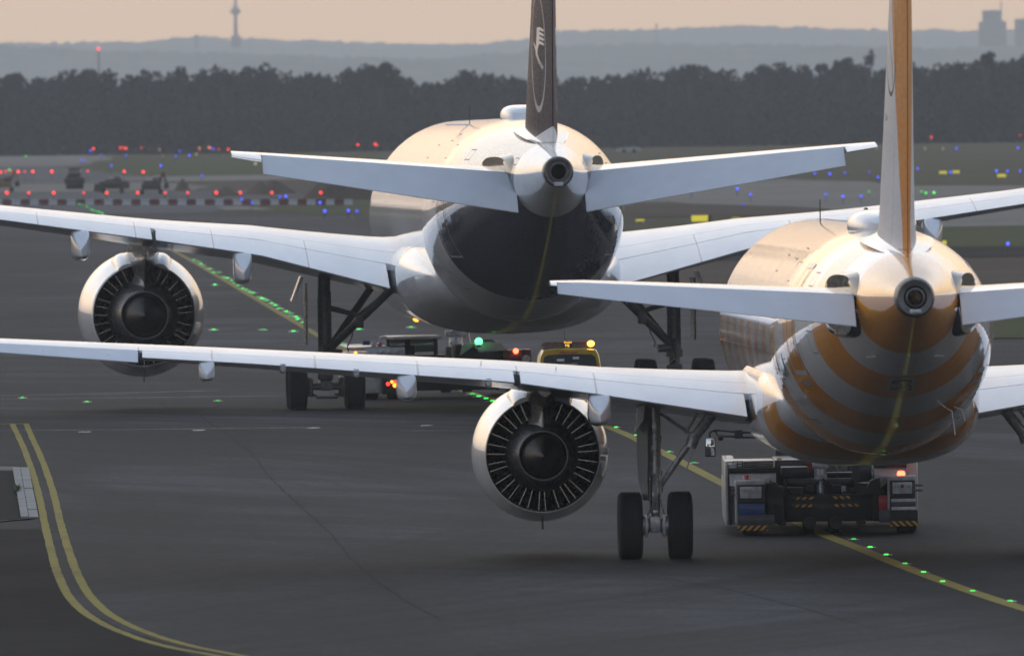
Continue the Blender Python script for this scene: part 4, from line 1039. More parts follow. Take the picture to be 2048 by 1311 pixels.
def place(proto, pos, first, scale=1.0, **k):
    o = proto if first else copy_tree(proto); o.location = pos; o.scale = (scale,) * 3; tag(o, **k); return o
def row(proto, pix, labelf, cat, group, base=1.0, grow=0.0):
    for i, p in enumerate(pix):
        q = gp(*p); s = base * (1 + grow * q.y / 1000)
        place(proto, q, i == 0, s, label=labelf(i), cat=cat, group=group)
near_green = [(2098, 1222), (2020, 1203), (1945, 1183), (1885, 1164), (1847, 1145), (1810, 1128), (1772, 1110), (1740, 1095), (1707, 1079), (1673, 1062)]
g0 = inset_light('e_green')
row(g0, near_green[1:], lambda i: f'green inset light before the near tug, {ordn(i)} from the right photo edge', 'taxiway light', 'green centreline lights')
row(inset_light('e_green'), [(1388, 926), (1338, 904), (1272, 871), (1232, 855)], lambda i: f'green inset light between near engine and near tug, {ordn(i)} from the tug', 'taxiway light', 'green centreline lights', 1.05)
row(inset_light('e_green'), [(945, 789), (958, 793.5), (972, 798), (985, 803)], lambda i: f'green inset light seen under the near wing left of the engine, {ordn(i)} from left', 'taxiway light', 'green centreline lights', 1.6)
row(inset_light('e_green'), [(174, 804), (436, 802), (45, 796)], lambda i: ['bright green inset light on the pale apron seam, far left below the big engine', 'bright green inset light on the pale apron seam, right of the big engine', 'dim green inset light on the upper apron seam at the left edge'][i], 'taxiway light', 'green lights on the apron seam', 1.2)
rnd = random.Random(11)
clu = [(388 + 7.0 * i + rnd.uniform(-3, 3), 520 + 4.0 * i + rnd.uniform(-3, 2.5)) for i in range(32)]
row(inset_light('e_green'), clu, lambda i: f'tiny green light in the dense string behind the left wing, {ordn(i)} from its far end', 'taxiway light', 'green lights along the far centreline', 1.6)
row(inset_light('e_green'), [(430, 570), (428, 660), (526, 660), (587, 663), (672, 682), (684, 688), (694, 692), (718, 659), (822, 655)], lambda i: ['single green light left below the dense green string', 'green light at the right rim of the big left engine', 'green light on bare asphalt between the big engine and the left landing gear', 'green light just left of the far left gear strut', 'first green light right of the far left gear strut', 'second green light right of the far left gear strut', 'third green light right of the far left gear strut', 'green light under the side brace of the far left gear', 'green light just left of the white belly'][i], 'taxiway light', 'scattered green apron lights', 1.6)
far_g = [(160 + 6.5 * i + rnd.uniform(-2, 2), 412 + 2.7 * i + rnd.uniform(-1.5, 1.5)) for i in range(8)]
row(edge_light('e_green', .10, .05), far_g, lambda i: f'distant green light between the left wing and barrier row, {ordn(i)} from the left', 'taxiway light', 'distant green lights above the left wing', 1.0)
row(edge_light('e_green', .12, .1), [(19, 345), (52, 317), (1843, 391), (1852, 394), (1868, 393), (1738, 391), (1280, 1)][:6], lambda i: ['green light on the far taxiway at the left photo edge', 'faint green light on the pale concrete at far left', 'faint green light right of the striped tail fin', 'brighter green light right of the striped tail fin', 'rightmost faint green light beyond the striped tail fin', 'faint green light left of the striped tail fin'][i], 'taxiway light', 'distant green taxiway lights', 1.5)
row(unlit_inset(), [(165, 864), (174, 864), (393, 861), (402, 860.5), (622, 856.5), (631, 856), (850, 851.5), (858, 851)], lambda i: f'unlit pale inset light on the thin apron seam, {ordn(i)} from the left photo edge', 'inset light', 'unlit inset lights on the seam', 1.0)
row(unlit_inset(), [(1280, 1215), (1300, 1223), (1340, 1203), (470, 805), (1652, 1047)], lambda i: ['unlit glinting inset light on dark asphalt right of centre at the bottom', 'second unlit glinting inset light on dark asphalt near the bottom', 'faint unlit inset light below the near main wheels', 'unlit inset light right of the big left engine', 'unlit inset light on the line under the near tug'][i], 'inset light', 'unlit inset lights', .45)
blue_l = [(162, 332), (170, 332), (223, 343), (322, 343), (203, 321), (252, 322), (181, 312), (360, 313), (352, 324), (379, 322), (426, 308), (404, 364), (560, 408), (484, 413), (572, 407), (650, 438), (697, 437), (714, 438), (504, 421), (640, 420)]
row(edge_light('e_blue', .13), blue_l, lambda i: f'blue edge light in the left distance, {LR(blue_l, i)} from the left photo edge', 'taxiway light', 'blue edge lights left', 1.0, .35)
blue_r = [(1508, 363), (1525, 357), (1531, 358), (1550, 361), (1630, 360), (1660, 361), (1690, 359), (1739, 357), (1756, 368), (1383, 395), (1475, 392), (1501, 404), (1290, 398), (1652, 404), (1686, 408), (1486, 424), (1835, 350), (1901, 358), (1913, 308), (1993, 355), (2015, 355), (2040, 355), (1894, 443), (2016, 507), (2036, 307), (1722, 408)]
row(edge_light('e_blue', .13), blue_r, lambda i: f'blue edge light in the right distance, {LR(blue_r, i)} from its left end', 'taxiway light', 'blue edge lights right', 1.0, .35)
red_t = [(193, 309), (203, 309), (187, 313), (241, 311), (248, 311), (252, 312), (400, 314), (438, 314), (457, 314), (420, 311), (730, 300), (750, 303), (755, 306), (752, 304), (1643, 283), (1661, 282), (1251, 293), (1862, 282), (1863, 290), (2040, 281), (283, 311), (716, 305)]
row(edge_light('e_red', .13, .5), red_t, lambda i: f'red light low before the dark wood, {LR(red_t, i)} from the left', 'obstruction light', 'red lights before the wood', 1.0, .35)
red_m = [(2, 364), (12, 362.5), (24, 363.5), (37, 363.5), (50, 363.5), (66, 363), (104, 363), (176, 362), (249, 363), (287, 364)]
row(edge_light('e_red', .15, .55), red_m, lambda i: f'red warning lamp in the upper line near the diggers, {ordn(i)} from the left photo edge', 'warning lamp', 'red lamps near the diggers', 1.0, .35)
yel = [(29, 293), (126, 289), (255, 281), (398, 274), (319, 312), (326, 326), (393, 322), (418, 308), (511, 342), (580, 355), (1753, 310), (1850, 311), (1886, 311), (2005, 284), (0, 296)]
row(edge_light('e_yellow', .14, .4), yel, lambda i: f'pale yellow airfield light in the hazy distance, {LR(yel, i)} from the left photo edge', 'airfield light', 'pale yellow lights', 1.0, .35)

# illuminated yellow signs
def sign_board(px, py, wpx, hpx, label, dark=True):
    p = gp(px, py); S = FPX / p.y; w, h = wpx / S, hpx / S
    root = empty('taxiway_sign', p, label=label, cat='sign', group='illuminated yellow signs')
    mb = MB(); mb.box((-w / 2, -.1, .12), (w / 2, .1, .12 + h), .02); mb.build('sign_case', M['tugdark'], root)
    mb = MB(); mb.box((-w / 2 * .96, -.125, .15), (w / 2 * (.70 if dark else .96), -.10, .09 + h), .004); mb.build('sign_face', M['sign'], root)
    mb = MB()
    for s in (-.35, .35): mb.box((w * s - .04, -.05, -.05), (w * s + .04, .05, .12))
    mb.build('sign_leg', M['gear'], root)
M['sign'] = emit('lit_sign_yellow', (.80, .70, .02), .75)
sign_board(1402, 447, 40, 14, 'large lit yellow sign with a dark end between the two airliners, above the right wing')
sign_board(1280, 446, 18, 5, 'low lit yellow sign at left of the larger yellow sign, beside the dark tail aircraft', False)
sign_board(1866, 496, 20, 12, 'lit yellow sign just right of the striped fin base', False)
sign_board(1886, 497, 14, 13, 'small lit yellow sign right beside another right of the striped fin', False)
sign_board(1886, 350, 16, 6, 'small distant yellow sign right of the striped fin, left of its pair', False)
sign_board(1912, 349, 14, 6, 'small distant yellow sign right of the striped fin, right of its pair', False)
sign_board(2003, 357, 18, 7, 'small distant yellow sign near the right photo edge by blue lights', False)
sign_board(1472, 440, 16, 3, 'thin lit yellow sign just above the far right wing', False)

# barrier blocks with warning lamps
def barrier(mat):
    root = empty('barrier_block')
    mb = MB(); mb.prism([(-.34, 0), (.34, 0), (.34, .10), (.14, .26), (.11, .52), (-.11, .52), (-.14, .26), (-.34, .10)], -.36, .36, 'X'); mb.build('block', mat, root, smooth=False)
    mb = MB(); mb.box((-.40, -.06, .12), (-.355, .06, .40)); mb.box((.355, -.06, .12), (.40, .06, .40)); mb.build('link', M['tugdark'], root)
    return root
bw, br = barrier(M['tugwhite']), barrier(M['barred'] if 'barred' in M else simple('barrier_red', (.13, .018, .016), .6))
fw = fr_ = True; xb = -4; i = 0
while xb < 716:
    p = gp(xb, 410.5 - (.0 if xb < 300 else 0)); white = (i % 2 == 0)
    lab = f'{"white" if white else "dark red"} barrier block in the distant row, {ordn(i)} block counting rightward'
    place(bw if white else br, p, (fw if white else fr_), 1.0, label=lab, cat='barrier', group='red and white barrier row')
    if white: fw = False
    else: fr_ = False
    xb += 19.2 if i % 3 else 17.0; i += 1
row(edge_light('e_red', .15, .62), [(14, 410), (58, 410), (108, 410), (168, 410), (214, 410), (276, 410), (331, 410), (376, 410), (433, 410), (481, 410), (544, 410), (642, 410)], lambda i: f'red warning lamp standing at the barrier row, {ordn(i)} from the left', 'warning lamp', 'red lamps at the barrier row', 1.0, .30)

# construction machines and spoil heaps
def digger(px, py, label, kind, s=1.0):
    p = gp(px, py); root = empty('construction_machine', p, label=label, cat='construction machine', group='machines at the works'); root.scale = (s, s, s)
    c = M['soilmac']
    mb = MB(); mb.box((-1.1, -1.2, .55), (1.1, 1.2, 1.25), .12); mb.box((-.9, .2, 1.25), (.5, 1.1, 1.55), .08); mb.build('machine_body', c, root)
    if kind == 'roller':
        mb = MB(); mb.tube((-.9, -.9, .55), (.9, -.9, .55), .55, .55, 20); mb.tube((-.9, 1.0, .55), (.9, 1.0, .55), .55, .55, 20); mb.build('drum', M['tugdark'], root)
        mb = MB(); mb.box((-.65, -.4, 1.25), (.65, .6, 2.15), .08); mb.build('cab', M['glass'], root); mb = MB(); mb.box((-.8, -.55, 2.15), (.8, .75, 2.28), .04); mb.build('roof', M['tugdark'], root)
    else:
        for s_ in (-1, 1):
            mb = MB(); mb.prism([(-1.4, .15), (-1.15, 0), (1.15, 0), (1.4, .2), (1.3, .55), (-1.3, .55)], s_ * 1.05 - .22, s_ * 1.05 + .22, 'X'); mb.build('track', M['tugdark'], root)
        mb = MB(); mb.box((.1, -.6, 1.2), (1.0, .5, 2.0), .07); mb.build('cab', M['glass'], root)
        if kind == 'digger':
            mb = MB(); mb.tube((.9, -.6, 1.2), (1.35, -.8, 2.5), .16, .13, 8); mb.tube((1.35, -.8, 2.5), (1.7, -.9, 1.3), .13, .10, 8); mb.build('boom', c, root)
            mb = MB(); mb.prism([(1.4, .6), (2.0, .7), (1.95, 1.3), (1.5, 1.2)], -1.2, -.5); mb.build('bucket', M['tugdark'], root)
        else:
            mb = MB(); mb.prism([(-2.2, .2), (-1.3, .2), (-1.2, .9), (-2.0, 1.15)], -1.2, 1.2); mb.build('bucket', c, root)
            mb = MB(); mb.box((-1.6, -1.0, .5), (1.9, 1.0, 1.35), .15); mb.build('engine_cover', c, root)
M['soilmac'] = simple('machine_dull_brown', (.055, .040, .028), .6, 0, 0, .3, 3); M['soil2'] = simple('machine_ochre', (.20, .13, .05), .6, 0, 0, .3, 3)
digger(150, 378, 'tall dark roller with a cab among the red lamps, left distance', 'roller', .95)
digger(226, 386, 'low wide dark machine right of the tall roller', 'loader', .85)
digger(303, 389, 'dark digger with raised boom, rightmost of the machines', 'digger', .85)
sv_ = M['soilmac']; M['soilmac'] = M['soil2']; digger(6, 384, 'ochre machine cut by the left photo edge', 'digger', .85); M['soilmac'] = sv_
def heap(px, py, wpx, h, label, seed):
    p = gp(px, py); w = wpx / (FPX / p.y) / 2; mb = MB(); rows = []
    for i in range(15):
        r = []
        for j in range(31):
            u, v = (j / 15 - 1), (i / 7 - 1); q = max(0, 1 - (abs(u) ** 1.6 + abs(v) ** 2)); n = noise.noise(Vector((u * 4 + seed, v * 3, 0)))
            r.append(Vector((u * w, v * 9, h * q ** .8 * (1 + .5 * n) - .05)))
        rows.append(r)
    mb.grid(rows); o = mb.build('soil_heap', M['soil'], ang=180); o.location = p; tag(o, label, 'soil heap', 'soil heaps at the works')
heap(690, 399, 180, 2.1, 'largest brown soil heap, partly behind the left tailplane', 1)
heap(540, 388, 110, 1.1, 'low brown soil heap left of the largest heap', 5)
heap(365, 382, 34, 1.0, 'small dark soil heap right of the diggers', 9)
heap(452, 392, 60, .8, 'flat dark soil heap between small heap and barriers', 13)

# ---------------------------------------------------------------- wood and hills
def foliage_mat(name, a, b, c3):
    m = MatB(name); g = m.n('ShaderNodeNewGeometry'); n = m.noise(.12, 4, .6); o = m.n('ShaderNodeObjectInfo')
    c = m.mix(m.rng(n, .35, .65, 0, 1), a, b); c = m.mix(m.rng(g.outputs['Random Per Island'], 0, 1, 0, .4), c, c3)
    m.set(Base_Color=c, Roughness=.9, Specular_IOR_Level=.1); return m.m
M['pine'] = foliage_mat('pine_foliage', (.024, .029, .032), (.030, .036, .038), (.036, .036, .036))
M['bare'] = foliage_mat('bare_brown_twigs', (.040, .039, .038), (.034, .036, .036), (.046, .043, .041))
M['bark'] = simple('bark', (.05, .042, .035), .9, 0, 0, .3, 2)
top_line = [(-300, 150), (0, 150), (30, 143), (60, 152), (100, 142), (150, 133), (200, 133), (260, 142), (300, 129), (330, 137), (370, 126), (400, 138), (440, 122), (465, 132), (490, 130), (530, 122), (560, 130), (600, 132), (640, 140), (700, 130), (745, 122), (790, 126), (812, 140), (835, 160), (860, 160), (900, 152), (940, 136), (1000, 144), (1060, 150), (1120, 146), (1200, 148), (1290, 136), (1380, 122), (1450, 127), (1500, 131), (1550, 119), (1600, 117), (1640, 122), (1690, 110), (1740, 120), (1830, 119), (1880, 120), (1940, 122), (1975, 108), (2010, 118), (2048, 108), (2400, 115)]
def top_y(px):
    for (a, b), (c, d) in zip(top_line, top_line[1:]):
        if a <= px <= c: return b + (d - b) * (px - a) / (c - a)
    return 140
def leafset(verts, faces, c, rx, ry, rz, n, s, rnd):
    for _ in range(n):
        while True:
            u = Vector((rnd.uniform(-1, 1), rnd.uniform(-1, 1), rnd.uniform(-1, 1)))
            if u.length < 1: break
        u = u * (.55 + .45 * rnd.random()) / max(.3, u.length) if rnd.random() < .6 else u
        p = Vector((c[0] + u.x * rx, c[1] + u.y * ry, c[2] + u.z * rz))
        a = Vector((rnd.gauss(0, 1), rnd.gauss(0, 1), rnd.gauss(0, 1))).normalized(); b = a.orthogonal().normalized(); a2 = a.cross(b); q = s * rnd.uniform(.5, 1.3)
        i = len(verts); verts += [p + a2 * q, p - a2 * q * .6 + b * q, p - a2 * q * .6 - b * q]; faces.append((i, i + 1, i + 2))
def tree_geo(verts, faces, x, y, z0, h, w, rnd, dens, leaf, low=.25):
    nb = rnd.randint(7, 11)
    for k in range(nb):
        f = rnd.random(); zz = z0 + h * (low + (.92 - low) * f); r = w * (1 - .5 * abs(f - .45) - .35 * max(0, f - .6)) * rnd.uniform(.45, .75)
        leafset(verts, faces, (x + rnd.uniform(-.5, .5) * w * (1 - .6 * f), y + rnd.uniform(-.5, .5) * w, zz), r, r, r * .62, int(dens / nb), leaf, rnd)
    leafset(verts, faces, (x, y, z0 + h * .88), w * .34, w * .34, h * .12, dens // 6, leaf, rnd)
def mesh_raw(name, verts, faces, mat):
    me = bpy.data.meshes.new(name); me.from_pydata([tuple(v) for v in verts], [], faces); me.materials.append(mat)
    o = bpy.data.objects.new(name, me); COL.objects.link(o); return o
def forest():
    rnd = random.Random(7); GZ = 7.3
    v, f = [], []
    for rowi, (d, hs, dens) in enumerate(((2740, 1.0, 360), (2715, .985, 340), (2690, .92, 300), (2665, .80, 260))):
        S = FPX / d; X = -105.0
        while X < 105:
            px = X * S + 1024; y = top_y(px); hz = at(px, y, d).z - GZ
            h = hz * hs * (rnd.uniform(.92, 1.01) if rowi else rnd.uniform(.94, 1.04)); w = rnd.uniform(3.2, 5.2)
            tree_geo(v, f, X + rnd.uniform(-1, 1), d + rnd.uniform(-8, 8), GZ - .5, h, w, rnd, dens, .44, .02); X += rnd.uniform(1.7, 2.8)
    for side in (-1, 1):
        X = 105.0
        while X < 900:
            for d in (2720, 2670): tree_geo(v, f, side * X, d, GZ - .5, rnd.uniform(11, 15.5), rnd.uniform(4, 6), rnd, 90, 1.3, .05)
            X += 4.5
    i = len(v); n_ = 900; X0 = -1500.0
    for k in range(n_ + 1):
        X = X0 + 3000 * k / n_; px = X * FPX / 2740 + 1024; hh = (at(px, top_y(px), 2740).z - GZ) * (.80 + .07 * noise.noise(Vector((X * .3, 0, 0)))) if abs(X) < 140 else 10
        v += [Vector((X, 2745, GZ - 3)), Vector((X, 2745, GZ + hh * .6)), Vector((X, 2758, GZ + hh)), Vector((X, 2790, GZ + hh * .7))]
    f += [(i + 4 * k + j, i + 4 * k + 4 + j, i + 4 * k + 5 + j, i + 4 * k + 1 + j) for k in range(n_) for j in range(3)]
    o = mesh_raw('pine_wood', v, f, M['pine']); tag(o, 'dark distant pine wood across the whole horizon', 'wood', kind='stuff')
    v, f = [], []
    for d, hh in ((2630, 9.4), (2600, 8.2), (2580, 7.0)):
        X = -105.0
        while X < 105:
            h = hh * rnd.uniform(.85, 1.12) * (1 + .06 * math.sin(X * .07)); tree_geo(v, f, X, d + rnd.uniform(-6, 6), GZ - .4, h, rnd.uniform(1.8, 3.0), rnd, 130, .55, .05); X += rnd.uniform(1.8, 3.0)
    for side in (-1, 1):
        X = 105.0
        while X < 900: tree_geo(v, f, side * X, 2610, GZ - .5, rnd.uniform(7, 10), rnd.uniform(3, 5), rnd, 70, 1.1, 0); X += 4.5
    o = mesh_raw('leafless_wood_edge', v, f, M['bare']); tag(o, 'brownish leafless lower trees along the front of the wood', 'wood edge', kind='stuff')
forest()
def lone_tree(px, ytop, wpx, label, mat, dens, d=2650, low=.72):
    S = FPX / d; p = at(px, 300, d); p.z = 7.3; h = at(px, ytop, d).z - 7.3; w = wpx / S / 2; rnd = random.Random(int(px))
    root = empty('tree', p, label=label, cat='tree', group='trees standing above the wood')
    mb = MB(); mb.tube((0, 0, -.3), (0, 0, h * .7), .28, .16, 8); mb.tube((0, 0, h * .6), (w * .5, .2, h * .85), .12, .05, 6); mb.tube((0, 0, h * .55), (-w * .5, -.2, h * .82), .12, .05, 6); mb.tube((0, 0, h * .65), (0, .2, h * .93), .10, .04, 6); mb.build('trunk', M['bark'], root)
    v, f = [], []; nb = 5
    for k in range(nb): leafset(v, f, (rnd.uniform(-.6, .6) * w, rnd.uniform(-.5, .5) * w, h * (low + (.93 - low) * rnd.random())), w * .55, w * .55, h * .07, dens // nb, .38, rnd)
    c = mesh_raw('crown', v, f, mat); c.parent = root
lone_tree(28, 138, 46, 'rounded dark tree at the left end of the wood', M['pine'], 420)
lone_tree(448, 119, 30, 'small pointed dark crown under the broadcasting tower', M['pine'], 300)
lone_tree(762, 120, 60, 'broad dark crown left of the dip in the wood', M['pine'], 520)
lone_tree(1690, 106, 44, 'dark rounded crown rising left of the striped fin', M['pine'], 420)
lone_tree(1741, 98, 24, 'thin pale leafless crown just left of the striped fin', M['bare'], 90, low=.80)
lone_tree(1974, 101, 34, 'flat-topped dark crown near the right end of the wood', M['pine'], 330, low=.86)
lone_tree(938, 133, 40, 'dark crown right of the dip in the wood, left of the dark fin', M['pine'], 360)
lone_tree(1380, 118, 40, 'dark crown midway between both tail fins', M['pine'], 360)

def ridge(name, d, line_, depth, mat, seed, bump=1.0):
    S = FPX / d; mb = MB(); rnd = random.Random(seed); top, mid, foot, back = [], [], [], []
    n = 900; x0, x1 = -1800, 3850
    def ly(px):
        for (a, b), (c, e) in zip(line_, line_[1:]):
            if a <= px <= c:
                t = (px - a) / (c - a); t = t * t * (3 - 2 * t); return b + (e - b) * t
        return line_[0][1] if px < line_[0][0] else line_[-1][1]
    for i in range(n + 1):
        px = x0 + (x1 - x0) * i / n; p = at(px, ly(px), d)
        nz = (noise.noise(Vector((px * .02, seed, 0))) * 4 + noise.noise(Vector((px * .07, seed, 3))) * 5 + rnd.uniform(-1, 1) * 2.4) / S * bump
        top.append(Vector((p.x, d, p.z + nz)))
    rows = []
    for f in (0, .15, .35, .6, .8, .93, 1.0):
        rows.append([Vector((t.x * (1 - (1 - f) * depth / d), d - depth * (1 - f), -5 + (t.z + 5) * (f ** 1.3) + (0 if f in (0, 1) else noise.noise(Vector((t.x * .004, f * 7, seed))) * 9))) for t in top])
    rows.append([Vector((t.x, d + 900, t.z * .5)) for t in top]); rows.append([Vector((t.x, d + 1500, -5)) for t in top])
    mb.grid(rows); o = mb.build(name, mat, ang=180); return tag(o, kind='structure')
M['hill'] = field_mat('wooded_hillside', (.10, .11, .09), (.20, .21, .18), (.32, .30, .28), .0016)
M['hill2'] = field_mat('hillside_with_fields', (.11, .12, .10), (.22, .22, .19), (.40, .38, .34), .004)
ridge('far_hills', 18200, [(-1800, 90), (0, 86), (120, 85), (200, 85), (300, 82), (350, 76), (420, 73), (450, 78), (520, 76), (570, 80), (700, 84), (850, 88), (950, 88), (1040, 80), (1110, 62), (1200, 60), (1300, 58), (1400, 55), (1480, 52), (1600, 54), (1700, 59), (1850, 60), (1960, 60), (2048, 58), (3850, 62)], 2500, M['hill'], 3, .8)
ridge('hills', 12500, [(-1800, 100), (0, 92), (60, 96), (160, 98), (210, 104), (300, 102), (420, 106), (560, 110), (700, 114), (830, 118), (1000, 108), (1110, 92), (1300, 88), (1500, 90), (1700, 92), (1850, 96), (2048, 94), (3850, 100)], 1500, M['hill2'], 8, .9)
# broadcasting tower, mast, tower blocks, houses on the hill
def tower():
    d = 14000; p = at(472, 86, d); S = FPX / d; root = empty('broadcasting_tower', (p.x, d, p.z - 10), label='hazy broadcasting tower with a round pod on the left skyline', cat='tower')
    u = 1 / S
    mb = MB(); mb.lathe([(4.6 * u, -10 * u), (4.2 * u, 10 * u), (3.6 * u, 50 * u), (3.2 * u, 62 * u)], (0, 0, 10), 'Z', 24); mb.build('tower_shaft', M['towerc'], root)
    mb = MB(); mb.lathe([(3 * u, 56 * u), (8 * u, 58 * u), (11 * u, 61 * u), (11 * u, 64 * u), (8 * u, 66 * u), (8 * u, 68 * u), (5 * u, 71 * u), (3 * u, 71 * u)], (0, 0, 10), 'Z', 32); mb.build('tower_pod', M['towerc'], root)
    mb = MB(); mb.lathe([(3.4 * u, 66 * u), (3.0 * u, 84 * u), (1.6 * u, 85 * u), (1.4 * u, 125 * u), (.01, 126 * u)], (0, 0, 10), 'Z', 16); mb.build('aerial_mast', M['towerc'], root)
M['towerc'] = simple('hazy_concrete', (.16, .16, .16), .8, 0, 0, .2, .05)
tower()
def mast():
    d = 2900; p = at(198, 140, d); h = at(198, 100, d).z; root = empty('radio_mast', (p.x, d, 7), label='thin dark mast with a red top rising behind the wood at left', cat='mast')
    mb = MB(); mb.tube((0, 0, 0), (0, 0, h - 7), .16, .09, 8); mb.build('mast_pole', M['gear_dark'], root); mb = MB(); mb.ball((0, 0, h - 6.8), .25, 6); mb.build('lamp', M['e_red'], root)
mast()
def block(px0, px1, ytop, d, label, extra=()):
    S = FPX / d; a, b = at(px0, ytop, d), at(px1, ytop, d); cx = (a.x + b.x) / 2; w = (b.x - a.x); z0 = at(px0, 95, d).z
    root = empty('tower_block', (cx, d, z0), label=label, cat='high-rise', group='hazy buildings on the skyline'); h = a.z - z0
    mb = MB(); mb.box((-w / 2, 0, 0), (w / 2, w * .8, h), 0); mb.build('block_walls', M['towerc'], root, smooth=False)
    wn = MB(); k = max(3, int(h / 6))
    for i in range(k): wn.box((-w / 2 * .86, -.12, h * (i + .35) / k), (w / 2 * .86, .0, h * (i + .62) / k))
    wn.build('window_band', M['glass'], root, smooth=False)
    for (x0, x1, y1) in extra:
        m = MB(); m.box(((x0 - (px0 + px1) / 2) / S, 2, 0), ((x1 - (px0 + px1) / 2) / S, w * .6, at(px0, y1, d).z - z0)); m.build('block_wing' if x1 - x0 > 4 else 'roof_mast', M['towerc'], root, smooth=False)
block(1965, 2003, 21, 13500, 'tall hazy tower block with a roof mast, right skyline', ((1957, 1966, 44), (2002, 2012, 43), (2001.5, 2003.5, 2)))
block(2030, 2075, 38, 13500, 'shorter hazy tower block cut by the right photo edge')
block(1311, 1315, 47, 17000, 'tiny spire-like block on the middle skyline')
block(388, 398, 70, 17000, 'low hazy building on the left skyline, left of the tower')
block(462, 482, 72, 14200, 'low hazy building at the foot of the broadcasting tower')
def bush(px, py, w, h, label, mat):
    p = gp(px, py); rnd = random.Random(int(px)); v, f = [], []
    for k in range(5): leafset(v, f, (rnd.uniform(-.5, .5) * w, rnd.uniform(-.5, .5), h * (.35 + .4 * rnd.random())), w * .35, w * .3, h * .35, 60, .22, rnd)
    o = mesh_raw('shrub', v, f, mat); o.location = p; tag(o, label, 'shrub', 'pale shrubs on the far field')
bush(560, 302, 2.2, .7, 'pale low shrub in front of the wood above the left tailplane tip', M['bare']); bush(492, 300, 1.5, .6, 'smaller pale shrub left above the left tailplane tip', M['bare'])
# white object on the far right field (a small parked glider-like trailer)
def trailer():
    p = gp(1258, 306); root = empty('parked_trailer', p, label='small pale trailer far off, right of the dark tail aircraft', cat='trailer')
    mb = MB(); mb.prism([(-1.8, .3), (1.6, .35), (1.8, .6), (1.0, .85), (-1.6, .7)], -.5, .5); mb.build('trailer_body', M['tugwhite'], root, smooth=False)
    mb = MB(); mb.tube((-.7, -.6, .28), (-.7, .6, .28), .28, .28, 14); mb.tube((.7, -.6, .28), (.7, .6, .28), .28, .28, 14); mb.build('wheel', M['rubber'], root)
trailer()
